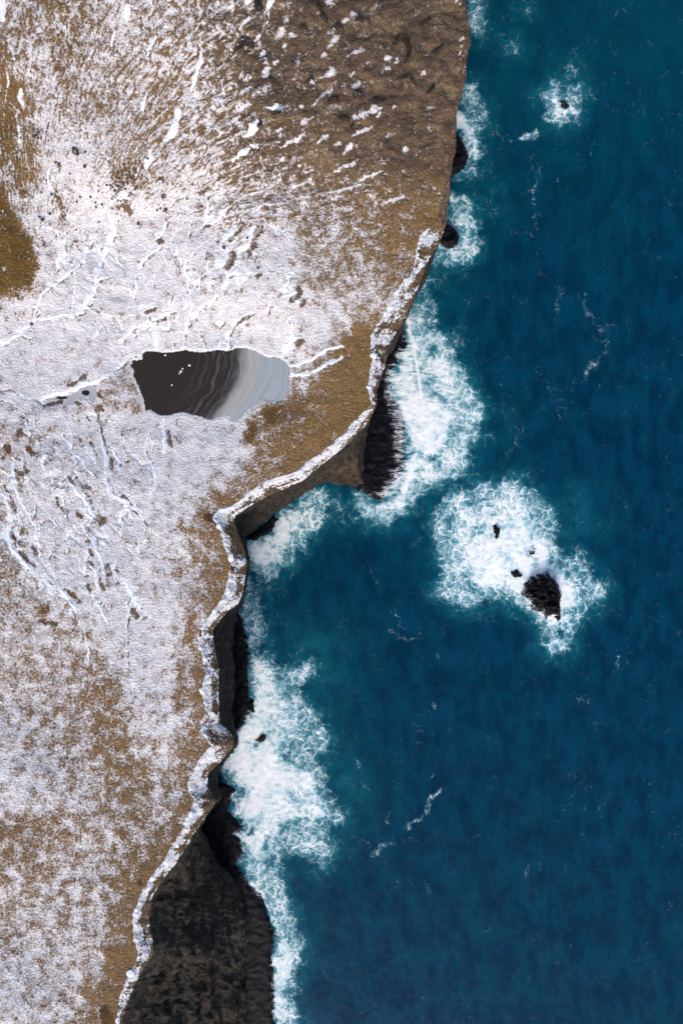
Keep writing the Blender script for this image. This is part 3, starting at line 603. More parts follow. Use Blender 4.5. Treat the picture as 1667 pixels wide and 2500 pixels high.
def polar(px, py):
    """coordinates across / along the radiating streaks of the northern slope"""
    dx, dy = px - 95.0, py - 776.0; r = np.hypot(dx, dy)
    u = np.arctan2(dy, dx) * 75.0; w = 2.2 * fbm(px / 60, py / 60, 3, 51)
    return np.stack([u * .95 + w, r * .042 + w, np.zeros_like(u)], -1)

# ------------------------------------------------------------------ headland: plateau, snowy rim, cliff face
kv = arr([s[1] for s in ST]); SI = arr([(s[0], s[1]) for s in ST]); SO = arr([(s[2], s[3]) for s in ST])
fine_v = np.arange(-60, 2561, 2.6)
far_n = -60 - np.cumsum(6 * 1.16 ** np.arange(38)); far_s = 2560 + np.cumsum(6 * 1.16 ** np.arange(38))
V = np.concatenate([far_n[::-1], fine_v, far_s])
def along(vals):
    out = np.interp(V, kv, vals)
    return out
Ix, Ox, Oy = along(SI[:, 0]), along(SO[:, 0]), along(SO[:, 1])
Oy = np.where(V < -60, V, np.where(V > 2560, V, Oy)); Iy = V.copy()
inv = (V >= -60) & (V <= 2560)
def smooth1(a, n):
    k = np.hanning(n + 2)[1:-1]; k /= k.sum(); return np.convolve(np.pad(a, n // 2, mode='edge'), k, 'valid')
Ix = smooth1(Ix, 5); Ox = smooth1(Ox, 5)
rough_i = 6.5 * fbm(V / 11, V * 0 + 3, 3, 61) * sstep(540, 600, V) + 2.5 * perlin(V / 24, V * 0, 63); rough_o = 2.4 * fbm(V / 8, V * 0 + 9, 3, 67) + 2 * perlin(V / 20, V * 0 + 4, 69)
Ix = Ix + rough_i; Ox = np.maximum(Ox + rough_o, Ix + 6)
# plateau grid
NC = 400
tc = np.linspace(0, 1, NC) ** 1.0
xl = -60.0
farx = xl - np.cumsum(8 * 1.17 ** np.arange(36)); 
PX = np.concatenate([np.repeat(farx[::-1][None, :], len(V), 0), xl + (Ix - xl)[:, None] * tc[None, :]], 1)
PY = np.repeat(V[:, None], PX.shape[1], 1)
nr, nc = PX.shape
px, py = PX.ravel(), PY.ravel()
pz = zland(px, py)
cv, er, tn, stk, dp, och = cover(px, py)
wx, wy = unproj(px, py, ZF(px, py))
hl = make_mesh('headland', np.stack([wx, wy, pz], 1), grid_faces(nr, nc), M_LAND, None, dict(cov=cv, earth_shade=er, tone=tn, streak=stk, deep=dp, ochre=och, polar=polar(px, py)))
tag(hl, 'snow-dusted brown grass plateau above the sea cliffs', None, None, 'structure')
# rim
NR = 26
t = np.linspace(0, 1, NR)[None, :]
zi = pz.reshape(nr, nc)[:, -1]; zi0 = ZF(Ix, Iy)
ix, iy = unproj(Ix, Iy, zi0)
wid = np.hypot(Ox - Ix, Oy - Iy) * .1
drop = np.clip(wid * .5, .6, 2.6)
zo = zi - drop
ox, oy = unproj(Ox, Oy, zo)
RX = ix[:, None] + (ox - ix)[:, None] * t; RY = iy[:, None] + (oy - iy)[:, None] * t
RZ = zi[:, None] - drop[:, None] * (.55 * t + .45 * t ** 2.0)
sv = V[:, None] * .1
cl = perlin(sv / 2.2 + 0 * t, t * 2.0, 81)
ledge = perlin(t * wid[:, None] * 1.9 + 1.5 * perlin(sv / 4 + 0 * t, t * 2.5, 83), sv / 2.6 + 0 * t, 84)
env = np.sin(np.clip(t, 0, 1) * math.pi) ** .6
lum = np.maximum(0, 1 - np.abs(t - .16) / .2)
rimsnow = sstep(545, 580, V)[:, None] * np.ones_like(t)
RZ = RZ + env * (.22 * ledge + .35 * cl + .25 * fbm(RX / 1.3, RY / 1.3, 3, 85)) * np.clip(wid / 3, .3, 1)[:, None] + rimsnow * lum * np.maximum(0, .15 + .6 * perlin(sv / 1.5 + 0 * t, 0 * t + 5, 87)) * 1.1
RZ[:, 0] = zi
rc = (.88 - .46 * sstep(.15, .9, t) - .22 * np.exp(-((V[:, None] - 720) / 90) ** 2) + .60 * perlin(sv / 4 + 0 * t, t * 2, 89)) * rimsnow + (1 - rimsnow) * (.10 + .25 * np.maximum(0, perlin(sv / 3 + 0 * t, t * 2, 90)))
bare_r = np.exp(-((V - 1330) / 55) ** 2)[:, None] + .8 * np.exp(-((V - 1800) / 22) ** 2)[:, None] + np.exp(-((V - 1970) / 12) ** 2)[:, None] + .5 * np.exp(-((V - 2240) / 60) ** 2)[:, None] * sstep(.3, .5, t) + .7 * np.exp(-((V - 985) / 14) ** 2)[:, None]
rc = rc - .55 * (sstep(.12, .45, perlin(V / 26, V * 0 + 7, 95)) * sstep(545, 580, V))[:, None] * (.4 + .6 * t)
rc = np.clip(rc - .45 * bare_r * sstep(.1, .5, t), 0, 1.2)
rw = .9 * perlin(sv / 3 + 0 * t, t * 2.5, 92)
rl = np.stack([t * wid[:, None] * 1.7 + rw, sv * .38 + rw, 0 * sv + 0 * t], -1)
rim = make_mesh('cliff_rim', np.stack([RX.ravel(), RY.ravel(), RZ.ravel()], 1), grid_faces(nr, NR), M_RIM, hl, dict(cov=rc.ravel(), rimline=rl.reshape(-1, 3)))
rim['label'] = 'snow-crusted lumpy rim along the cliff edge'
# face
fx, fy = np.zeros(len(V)), np.zeros(len(V))
zoE = RZ[:, -1]; oxE, oyE = RX[:, -1], RY[:, -1]
dxx, dyy = np.gradient(smooth1(oxE, 25)), np.gradient(smooth1(oyE, 25)); ln = np.hypot(dxx, dyy) + 1e-9
nxn, nyn = -dyy / ln, dxx / ln                      # outward (towards the sea)
FX, FY = oxE - .3 * nxn, oyE - .3 * nyn
kB = [i for i, s in enumerate(ST) if s[4]]
bv = kv[kB]; bx = arr([ST[i][4][0] for i in kB]); by = arr([ST[i][4][1] for i in kB])
wB = sstep(985, 1000, V)
bxx, byy = unproj(np.interp(V, bv, bx), np.interp(V, bv, by) + np.maximum(V - 2560, 0), 0.0)
FX = FX * (1 - wB) + bxx * wB; FY = FY * (1 - wB) + byy * wB
FX = smooth1(FX, 7); FY = smooth1(FY, 7)
NF = 64
t = np.linspace(0, 1, NF)[None, :]
CX = oxE[:, None] + (FX - oxE)[:, None] * t ** 1.0; CY = oyE[:, None] + (FY - oyE)[:, None] * t
CZ = zoE[:, None] + (-4.0 - zoE)[:, None] * t ** .92
hz = np.hypot(FX - oxE, FY - oyE)
fn = np.stack([np.gradient(CX, axis=0), np.gradient(CY, axis=0), np.gradient(CZ, axis=0)], -1); ft = np.stack([np.gradient(CX, axis=1), np.gradient(CY, axis=1), np.gradient(CZ, axis=1)], -1)
nn = np.cross(ft, fn); nn /= np.linalg.norm(nn, axis=-1, keepdims=True) + 1e-9
amp = np.sin(np.clip(t * 1.02, 0, 1) * math.pi) ** .5
disp = 2.6 * (ridged(CX / 9, CY / 14, 5, 91, CZ / 11) - .45) + 2.3 * fbm(CX / 2.6, CY / 3.2, 5, 95, CZ / 2.6, .62) + .35 * np.sin(CZ * 1.1 + 2 * perlin(CX / 8, CY / 8, 97))
# deep cleft in the lower face
disp = disp - 2.2 * np.exp(-((V[:, None] - 2330 - 60 * (t - .4)) / 26) ** 2) * np.exp(-((t - .38) / .14) ** 2)
sc_ = np.clip((hz / 12), .6, 1.2)[:, None]; disp = np.where(wB[:, None] < .5, np.minimum(disp, 0), disp)
CXd = CX + nn[..., 0] * disp * amp * sc_; CYd = CY + nn[..., 1] * disp * amp * sc_; CZd = CZ + nn[..., 2] * disp * amp * sc_
tanv = np.exp(-((V[:, None] - 1094) / 20) ** 2) * np.exp(-((t - .42) / .2) ** 2) * .6 + .06 * sstep(1005, 1040, V)[:, None] * sstep(1270, 1200, V)[:, None]
face = make_mesh('cliff_face', np.stack([CXd.ravel(), CYd.ravel(), CZd.ravel()], 1), grid_faces(nr, NF), M_CLIFF, hl, dict(tan=tanv.ravel() + 0 * CX.ravel()))
face['label'] = 'dark brown weathered cliff face dropping to the sea'

# ------------------------------------------------------------------ foam on the sea: polygons with density (photograph pixels, patch number)
FO = [  # patch, density, softness, polygon
 (0,.62,14,[(1132,-60),(1190,-60),(1185,20),(1180,70),(1172,92),(1142,100),(1130,60)]),(0,.36,22,[(1215,70),(1265,80),(1275,140),(1230,150)]),(0,.4,14,[(1248,-10),(1290,-10),(1290,28),(1265,34),(1250,20)]),
 (1,.58,12,[(1118,200),(1165,195),(1180,240),(1200,265),(1198,300),(1172,318),(1180,350),(1182,390),(1166,428),(1135,448),(1090,445),(1098,410),(1112,300)]),(1,1.05,10,[(1100,262),(1130,268),(1150,300),(1164,330),(1170,370),(1160,400),(1150,380),(1146,350),(1120,322),(1105,335)]),
 (2,.62,12,[(1090,465),(1130,475),(1155,500),(1170,530),(1176,585),(1168,628),(1132,652),(1082,656),(1040,645),(1030,620),(1085,540)]),(2,.85,14,[(1110,545),(1145,530),(1158,580),(1150,615),(1120,640),(1060,640),(1045,630),(1090,600),(1122,590)]),(2,.3,20,[(1150,470),(1215,460),(1215,540),(1170,540)]),
 (3,.60,12,[(1015,668),(1055,676),(1062,740),(1072,795),(1030,800),(985,790),(1000,730)]),
 (3,.78,16,[(985,768),(1020,778),(1085,815),(1120,870),(1150,930),(1180,990),(1176,1060),(1155,1092),(1152,1130),(1130,1172),(1060,1190),(1015,1225),(992,1262),(940,1290),(890,1272),(858,1238),(862,1200),(920,1226),(965,1200),(984,1150),(984,1100),(988,1050),(968,1000),(953,960),(950,918),(975,885),(990,830)]),
 (3,1.12,14,[(990,790),(1008,810),(1018,880),(1024,930),(1035,985),(1085,975),(1115,1010),(1105,1060),(1075,1105),(1040,1140),(1005,1180),(990,1225),(962,1248),(900,1245),(905,1232),(950,1222),(978,1180),(988,1130),(990,1050),(975,1000),(958,965),(953,925),(972,890),(990,845)]),
 (3,.88,22,[(1040,840),(1075,840),(1110,900),(1130,960),(1120,1050),(1060,1130),(1030,1150),(1020,1000),(1030,900)]),(3,.45,16,[(1085,800),(1115,800),(1130,850),(1110,860)]),
 (3,.60,14,[(952,870),(990,835),(1000,1000),(995,1200),(935,1232),(902,1218),(942,1165),(950,1060),(928,1005),(926,930)]),
 (4,.68,14,[(585,1330),(665,1262),(700,1232),(745,1200),(790,1182),(812,1215),(800,1260),(780,1295),(742,1345),(705,1385),(672,1422),(640,1422),(602,1395),(600,1350)]),(4,1.0,14,[(585,1335),(640,1305),(680,1260),(720,1240),(752,1225),(745,1275),(705,1330),(685,1380),(650,1395),(610,1372)]),(4,.36,14,[(800,1200),(865,1225),(880,1275),(840,1290),(800,1270)]),
 (5,.64,14,[(596,1400),(640,1425),(648,1470),(655,1530),(645,1590),(690,1612),(765,1605),(775,1640),(735,1680),(745,1705),(790,1755),(812,1800),(806,1832),(782,1850),(792,1890),(832,1950),(845,2000),(800,2050),(822,2085),(790,2125),(740,2100),(700,2080),(690,2140),(706,2200),(742,2280),(748,2340),(724,2400),(735,2480),(735,2560),(672,2560),(669,2400),(662,2330),(672,2282),(650,2220),(604,2150),(572,2108),(592,2088),(578,2030),(600,2022),(556,1982),(572,1926),(540,1905),(528,1867),(560,1825),(572,1790),(592,1766),(612,1740),(604,1670),(610,1602),(600,1554),(584,1500)]),
 (5,.92,14,[(606,1600),(640,1600),(680,1650),(720,1640),(700,1690),(740,1720),(730,1800),(700,1850),(760,1880),(800,1960),(810,2010),(760,2000),(700,2010),(680,2060),(640,2070),(600,2060),(590,2010),(560,1980),(600,1900),(600,1760),(610,1700)]),
 (5,1.12,14,[(604,1745),(655,1735),(672,1770),(650,1800),(690,1830),(705,1875),(725,1905),(715,1950),(690,1985),(640,2000),(605,2010),(585,1998),(572,1972),(600,1935),(560,1890),(535,1880),(535,1862),(570,1830),(580,1795)]),
 (5,.86,10,[(575,2030),(625,2010),(665,2030),(680,2060),(660,2100),(640,2140),(600,2130),(585,2110),(600,2080)]),(5,1.05,10,[(598,2140),(630,2150),(660,2200),(690,2270),(722,2325),(718,2370),(700,2430),(690,2500),(690,2560),(672,2560),(668,2400),(666,2340),(680,2290),(650,2215)]),
 (5,.9,12,[(586,1490),(600,1500),(620,1560),(628,1620),(615,1700),(606,1650),(612,1600)]),(5,.36,16,[(770,2030),(822,2030),(840,2080),(800,2130),(740,2110)]),
 (6,.70,16,[(1051,1291),(1056,1240),(1080,1196),(1159,1182),(1236,1164),(1271,1170),(1319,1208),(1348,1240),(1357,1266),(1379,1291),(1360,1317),(1376,1355),(1414,1352),(1453,1406),(1485,1444),(1450,1483),(1414,1511),(1405,1553),(1392,1588),(1344,1606),(1319,1572),(1306,1514),(1271,1489),(1223,1467),(1128,1492),(1064,1457),(1073,1371)]),
 (6,1.12,22,[(1166,1253),(1223,1228),(1287,1234),(1335,1279),(1312,1300),(1338,1336),(1370,1371),(1414,1435),(1440,1476),(1399,1492),(1376,1499),(1367,1535),(1340,1530),(1287,1476),(1230,1451),(1166,1438),(1128,1406),(1134,1342),(1166,1291)]),
 (6,.85,20,[(1090,1240),(1160,1215),(1250,1200),(1330,1240),(1340,1300),(1200,1420),(1120,1400),(1080,1300)]),(6,.95,10,[(1335,1520),(1385,1520),(1380,1550),(1350,1560)]),(6,.82,12,[(1325,1540),(1392,1545),(1382,1580),(1345,1595)]),
 (7,.60,18,[(1310,230),(1340,195),(1385,190),(1420,210),(1422,270),(1400,300),(1360,312),(1320,300)]),(7,1.0,9,[(1338,235),(1362,240),(1372,266),(1388,266),(1394,240),(1404,255),(1396,278),(1372,290),(1348,284)]),(7,.36,14,[(1360,150),(1400,145),(1420,175),(1400,200),(1370,185)]),
]
WISP = [([(1267,343),(1285,337),(1312,326)],6,.72),([(1232,335),(1250,345)],4,.4),([(1290,360),(1305,420),(1308,450)],7,.36),([(1308,440),(1298,480),(1310,560),(1300,570)],7,.36),([(1365,700),(1358,760)],7,.38),([(1420,718),(1440,770),(1460,795),(1470,830)],9,.36),([(1485,800),(1475,850),(1440,900),(1430,920)],8,.48),
        ([(1082,1925),(1050,1955),(1042,1975),(1020,2000),(990,2015)],6,.62),([(960,2050),(935,2070),(912,2082)],7,.58),([(888,2050),(905,2065)],5,.45),([(1000,2040),(988,2052)],5,.45),([(1056,1885),(1045,1900)],4,.5),([(1045,2150),(1048,2175)],4,.4),([(1290,2110),(1285,2150)],3.5,.4),([(1155,2140),(1150,2155)],3.5,.36),
        ([(1510,1590),(1495,1640),(1485,1660)],3,.42),([(1400,1935),(1375,1970),(1360,2000)],3,.34),([(870,1860),(880,1875)],5,.5),([(885,1915),(905,1920)],5,.42),([(955,1980),(948,2005)],5,.38),([(1480,260),(1440,230),(1500,180)],5,.3),([(1560,230),(1590,190),(1660,175)],6,.3),([(1490,45),(1520,25)],5,.34),([(1480,90),(1500,130)],5,.32),
        ([(1220,400),(1225,340)],4,.3),([(1275,480),(1285,440)],6,.3),([(1230,920),(1225,960)],8,.3),([(1280,1050),(1230,1120)],14,.26),([(1330,960),(1400,940)],16,.22),([(950,1540),(1000,1560),(1030,1545)],8,.4),([(960,1500),(985,1520)],8,.34),([(1060,1570),(1070,1610)],6,.34),([(1055,1720),(1060,1735)],4,.5),([(1400,1700),(1430,1720)],8,.3),
        ([(850,1500),(830,1530)],6,.36),([(920,1420),(900,1400)],8,.3),([(640,1720),(655,1700)],8,.8)]
HOLE = [([(640,1800),(628,1812)],9,.55),([(655,2045),(650,2065)],8,.45),([(610,2035),(625,2028)],6,.6),([(1290,1330),(1305,1375)],10,.35),([(1262,1310),(1266,1300)],6,.4),([(1010,1110),(1050,1118)],10,.3),([(1060,960),(1075,970)],9,.25),([(1060,850),(1052,870)],9,.3),([(645,1290),(668,1305)],7,.55),([(1372,1546),(1368,1550)],7,.5),([(566,1930),(548,1965)],7,.4)]
def foam(px, py):
    n1 = fbm(px / 34, py / 34, 4, 101); n2 = fbm(px / 34, py / 34, 4, 107)
    x = px + 17 * n1; y = py + 17 * n2
    D = np.zeros(px.shape); pid = np.full(px.shape, -1); aq = np.zeros(px.shape)
    for k, dn, sf, poly in FO:
        i = near(px, py, poly, 110)
        if not len(i): continue
        sd = poly_sd(x[i], y[i], poly); d = dn * (1.06 if dn > 1 else 1.05) * sstep(-sf * 1.5, sf * 1.6, sd)
        m = d > D[i]; D[i[m]] = d[m]; pid[i[m]] = k
        halo = .36 * sstep(-58, 6, sd) * dn; m = halo > D[i]; D[i[m]] = halo[m]
        aq[i] = np.maximum(aq[i], .70 * sstep(-50, 22, sd) * min(dn * 1.3, 1.0))
    for pts, hw, dn in WISP:
        sl = smooth_line(pts, 6); i = near(x, y, sl, hw * 3); 
        if not len(i): continue
        d, f = seg_dist(x[i], y[i], sl); D[i] = np.maximum(D[i], dn * .86 * sstep(hw * 2.6, 0, d))
    for pts, hw, dn in HOLE:
        i = near(x, y, pts, hw * 3); d, f = seg_dist(x[i], y[i], pts); D[i] = D[i] - dn * sstep(hw * 1.8, hw * .3, d)
    for (cx, cy, r, v) in ((1392,1255,60,.55),(1090,690,55,.3),(1160,480,50,.35),(760,1620,70,.7),(790,1930,80,.75),(740,2060,60,.45),(1230,1030,60,.2),(1190,1110,45,.3),(640,1600,50,.5),(1030,845,26,.6),(1230,1190,60,.4),(760,1220,60,.45),(1360,1330,50,.4),(1330,1250,50,.4),(1085,1330,45,.55),(710,2260,60,.3),(1210,230,70,.2),(760,1760,60,.6),(730,1850,40,.7)):
        aq = np.maximum(aq, .62 * v * np.exp(-((px - cx) ** 2 + (py - cy) ** 2) / (2 * r * r)))
    strand = np.zeros(px.shape)
    for (cx, cy, rx, ry, v) in ((975,930,75,160,1.0),(960,1140,70,120,1.0),(1040,980,70,130,.55),(690,1930,70,110,.45),(650,1720,50,60,.35),(1290,1350,40,40,.8)):
        strand = np.maximum(strand, v * np.exp(-((px - cx) / rx) ** 2 - ((py - cy) / ry) ** 2))
    return D, pid, aq, np.clip(strand, 0, 1)
gx = np.concatenate([430 - np.cumsum(12 * 1.2 ** np.arange(34))[::-1], np.arange(430, 1731, 3.3), 1730 + np.cumsum(6 * 1.18 ** np.arange(46))])
gy = np.concatenate([-60 - np.cumsum(6 * 1.18 ** np.arange(46))[::-1], np.arange(-60, 2561, 3.3), 2560 + np.cumsum(6 * 1.18 ** np.arange(46))])
GX, GY = np.meshgrid(gx, gy); snr, snc = GX.shape
sx, sy = GX.ravel(), GY.ravel()
FD, PID, AQ, STR = foam(sx, sy)
wxs, wys = unproj(sx, sy, 0.0)
sz = .16 * fbm(wxs / 11, wys / 17, 3, 121) + .05 * fbm(wxs / 1.9, wys / 2.6, 2, 125) + np.clip(FD, 0, 1.1) * (.10 + .14 * fbm(wxs / 1.6, wys / 1.6, 2, 127))
crest = seg_dist(sx + 9 * fbm(sx / 40, sy / 40, 3, 133), sy, smooth_line([(996,785),(1008,840),(1018,900),(1026,960),(1030,1030),(1015,1100),(995,1160),(985,1220)], 10))[0]
sz = sz + .3 * np.exp(-(crest / 12) ** 2); FD = np.maximum(FD, 1.25 * np.exp(-(crest / 9) ** 2))
fade = np.exp(-np.maximum(0, np.maximum(np.abs(sx - 1080) - 700, np.abs(sy - 1250) - 1350)) / 2500); sz = sz * fade
PALE = .40 * np.exp(-(((sx - 1640) / 260) ** 2 + ((sy - 60) / 420) ** 2)) + .30 * sstep(1100, 0, sy) * sstep(1700, 1200, sx) + .12 * fbm(sx / 260, sy / 260, 3, 131) 
sco = np.stack([wxs, wys, sz], 1); sf = grid_faces(snr, snc)
fmx = FD[sf].max(1); fp = PID[sf]; fpid = fp.max(1)
fpid = np.where((fmx > .16) & (fpid >= 0), fpid, -1)
sattr = dict(foam=FD, aqua=np.clip(AQ, 0, 1), pale=np.clip(PALE, 0, 1), strand=STR)
def sea_piece(name, sel):
    f = sf[sel]; used, idx = np.unique(f.ravel(), return_inverse=True)
    return make_mesh(name, sco[used], idx.reshape(-1, 4), M_SEA, None, {k: v[used] for k, v in sattr.items()})
tag(sea_piece('sea', fpid < 0), 'deep teal blue open sea east of the cliffs', None, None, 'structure')
for k, lab in enumerate(('thin foam along the cliff foot at the top edge of the picture', 'surf foam round the upper black rock under the brown cliff', 'surf foam round the lower black rock under the brown cliff',
    'largest breaking wave of white surf beside the black rock shelf at the point', 'churned white foam in the cove under the cliff bend', 'long band of surf foam down the lower cliff foot', 'wide ring of white surf around the offshore sea stack', 'small ring of foam round the lone rock at upper right')):
    if (fpid == k).any(): tag(sea_piece('surf_foam', fpid == k), lab, 'foam', 'surf foam along the coast', 'stuff')

# ------------------------------------------------------------------ black rock shelves and sea rocks
def rock_patch(name, poly, label, cat, h, edge, step=2.2, seed=0, grp=None, base=-1.2, jag=1.0, fk=1.0, reach=0.0):
    p = arr(poly); lo = p.min(0) - 8; hi = p.max(0) + 8
    X, Y = np.meshgrid(np.arange(lo[0], hi[0] + step, step), np.arange(lo[1], hi[1] + step, step)); a, b = X.shape; x, y = X.ravel(), Y.ravel()
    j = 4 * jag
    sd = poly_sd(x + j * fbm(x / 11, y / 11, 3, 201 + seed), y + j * fbm(x / 11, y / 11, 3, 211 + seed), poly)
    up = sstep(0, edge, sd); wx_, wy_ = unproj(x, y, 0.0)
    z = np.where(sd > 0, .10 + h * up * (.72 + .5 * fbm(wx_ / 2.4, wy_ / 2.4, 3, 221 + seed)) + .14 * up * h * (ridged(wx_ / 2.2, wy_ / 2.2, 3, 231 + seed) - .5), base * sstep(0, -6, sd) + .10)
    D, _, _, s = foam(x, y); D = np.where(sd > 0, np.clip(D, 0, 1) * sstep(edge * 1.1 + 2 + reach, -4, sd) * fk, D)
    f = grid_faces(a, b); keep = (sd[f] > -8).any(1); f = f[keep]; used, idx = np.unique(f.ravel(), return_inverse=True)
    c = arr([wx_[used].mean(), wy_[used].mean(), 0.0])
    o = make_mesh(name, np.stack([wx_, wy_, z], 1)[used], idx.reshape(-1, 4), M_WET, None, dict(foam=D[used], strand=s[used]), True, c)
    return tag(o, label, cat, grp)
G1 = 'black rock shelves at the cliff foot'
rock_patch('rock_shelf', [(1050,330),(1116,328),(1126,342),(1140,367),(1143,388),(1134,412),(1114,424),(1050,426)], 'upper half-round black rock shelf below the brown cliff', 'rock shelf', 2.4, 8, 2.4, 1, G1)
rock_patch('rock_shelf', [(1030,560),(1084,549),(1105,552),(1119,573),(1117,596),(1108,611),(1098,604),(1088,606),(1070,596),(1030,600)], 'lower round black rock shelf below the brown cliff', 'rock shelf', 2.4, 8, 2.4, 2, G1)
rock_patch('rock_shelf', [(930,790),(985,798),(994,815),(990,845),(975,878),(955,905),(952,930),(958,965),(974,1000),(990,1045),(984,1100),(986,1140),(968,1178),(946,1208),(923,1224),(900,1209),(860,1190),(840,1130),(850,1040),(880,980),(900,900)], 'largest black rock shelf beside the tallest breaking wave', 'rock shelf', .9, 16, 2.6, 3, G1, jag=2.2, reach=42, fk=1.15)
rock_patch('rock_shelf', [(540,1480),(580,1478),(586,1500),(602,1554),(610,1602),(603,1650),(609,1699),(613,1740),(595,1764),(590,1786),(560,1795),(530,1750),(530,1550)], 'long narrow black rock shelf under the snowy cliff', 'rock shelf', .9, 12, 2.6, 4, G1, jag=1.8, reach=10)
rock_patch('rock_shelf', [(470,1900),(530,1862),(540,1905),(574,1926),(556,1980),(580,2003),(602,2026),(580,2030),(590,2060),(593,2088),(574,2110),(604,2150),(639,2190),(657,2238),(672,2282),(662,2323),(669,2384),(669,2432),(676,2560),(600,2560),(590,2300),(540,2140),(460,2060)], 'black rocky shore below the bare dark lower cliff', 'rock shelf', .9, 14, 3.0, 5, G1, jag=2.0, reach=10)
G2 = 'black rocks standing in the surf'
rock_patch('sea_rock', [(1297,1406),(1319,1399),(1335,1395),(1346,1409),(1363,1425),(1371,1454),(1365,1483),(1369,1512),(1360,1519),(1351,1505),(1332,1511),(1319,1495),(1297,1487),(1292,1467),(1268,1451),(1281,1422)], 'large jagged black sea stack in the offshore surf', 'rock', 4.5, 14, 1.5, 6, G2, jag=1.4, fk=.75)
rock_patch('sea_rock', [(1200,1284),(1213,1281),(1220,1293),(1217,1306),(1215,1320),(1206,1312),(1205,1298)], 'small split black rock in white foam left of the sea stack', 'rock', 1.4, 5, 1.2, 7, G2, jag=1.3, fk=.5)
rock_patch('sea_rock', [(1242,1395),(1262,1391),(1277,1404),(1268,1412),(1252,1410)], 'low black rock half under foam touching the sea stack upper left', 'rock', .9, 6, 1.3, 8, G2, jag=1.3)
rock_patch('sea_rock', [(1284,1345),(1308,1336),(1311,1352),(1296,1362)], 'grey rock awash under thin foam above the sea stack', 'rock', .45, 9, 1.5, 9, G2, jag=1.8, fk=1.7)
rock_patch('sea_rock', [(1364,249),(1378,246),(1389,258),(1379,267),(1369,261)], 'lone small black rock ringed by foam at upper right', 'rock', 1.6, 6, 1.2, 10, G2)
rock_patch('sea_rock', [(616,1806),(634,1790),(656,1788),(654,1806),(636,1816)], 'dark rock awash in the middle of the lower surf band', 'rock', .5, 10, 1.5, 11, G2, jag=1.8, fk=1.5)
rock_patch('sea_rock', [(604,1710),(618,1708),(624,1728),(618,1740),(608,1735)], 'small dark rock at the edge of the long narrow shelf', 'rock', .8, 6, 1.4, 12, G2, jag=1.4, fk=.6)
rock_patch('rock_shelf', [(600,1312),(640,1282),(668,1258),(680,1268),(662,1300),(640,1310),(620,1322)], 'narrow black ledge at the cliff foot in the inner corner of the cove', 'rock shelf', .6, 7, 1.5, 15, G1, jag=1.5, fk=.8)

# ------------------------------------------------------------------ pond, frozen pools
def flat_patch(name, poly, z, mat, step, attrs=None, parent=None, grow=3.0, edge=0.0):
    p = arr(poly); lo = p.min(0) - grow - 2; hi = p.max(0) + grow + 2
    X, Y = np.meshgrid(np.arange(lo[0], hi[0] + step, step), np.arange(lo[1], hi[1] + step, step)); a, b = X.shape; x, y = X.ravel(), Y.ravel()
    sd = poly_sd(x, y, poly); f = grid_faces(a, b); f = f[(sd[f] > -grow).all(1)]; used, idx = np.unique(f.ravel(), return_inverse=True)
    wx_, wy_ = unproj(x[used], y[used], z)
    zz = np.full(len(used), z) - (.02 * sstep(0, -grow, sd[used]) if edge else 0)
    return make_mesh(name, np.stack([wx_, wy_, zz], 1), idx.reshape(-1, 4), mat, parent, attrs(x[used], y[used]) if attrs else None)
def pond_attr(x, y):
    xc = np.interp(y, [830, 860, 900, 941, 978, 1013, 1040], [621, 620, 619, 607, 583, 557, 540]); q = (x - xc + 2.5 * fbm(x / 20, y / 20, 3, 301)) * .1
    sw = np.interp(y, [830, 1040], [0, 1]); return dict(q=q, qv=np.stack([q * (1 - .15 * sw) + 1.2 * fbm(x / 45, y / 45, 3, 305), y * .1 + 2 * fbm(x / 60, y / 60, 2, 307), 0 * q], -1))
tag(flat_patch('pond', POND, ZP, M_POND, 2.6, pond_attr), 'large pond with dark brown water and grey ice on its right', 'pond', None, 'structure')
pool = tag(flat_patch('frozen_pool', POOL, ZPOOL, M_ICE, 2.0), 'small grey frozen pool with two dark melt holes left of the pond', 'pool')
for cx, cy, rx, ry in ((210, 959, 10, 6.5), (152, 971, 14, 3.6)):
    a = np.linspace(0, 2 * math.pi, 22, endpoint=False); r = 1 + .28 * perlin(a * 2, a * 0 + cx, 7)
    hx, hy = cx + rx * r * np.cos(a), cy + ry * r * np.sin(a); ux, uy = unproj(hx, hy, ZPOOL)
    co = np.vstack([np.stack([ux, uy, np.full(22, ZPOOL + .012)], 1), [[ux.mean(), uy.mean(), ZPOOL + .012]]])
    make_mesh('melt_hole', co, [(22, i, (i + 1) % 22) for i in range(22)][::-1], M_MELT, pool)
tag(flat_patch('frozen_puddle', PUD1, ZPUD[0], M_ICE, 1.6), 'tiny lens-shaped grey ice puddle on the white slope above the pond', 'puddle')
tag(flat_patch('frozen_puddle', PUD2, ZPUD[1], M_ICE, 1.4), 'smallest grey ice puddle at left, below the lens-shaped one', 'puddle')

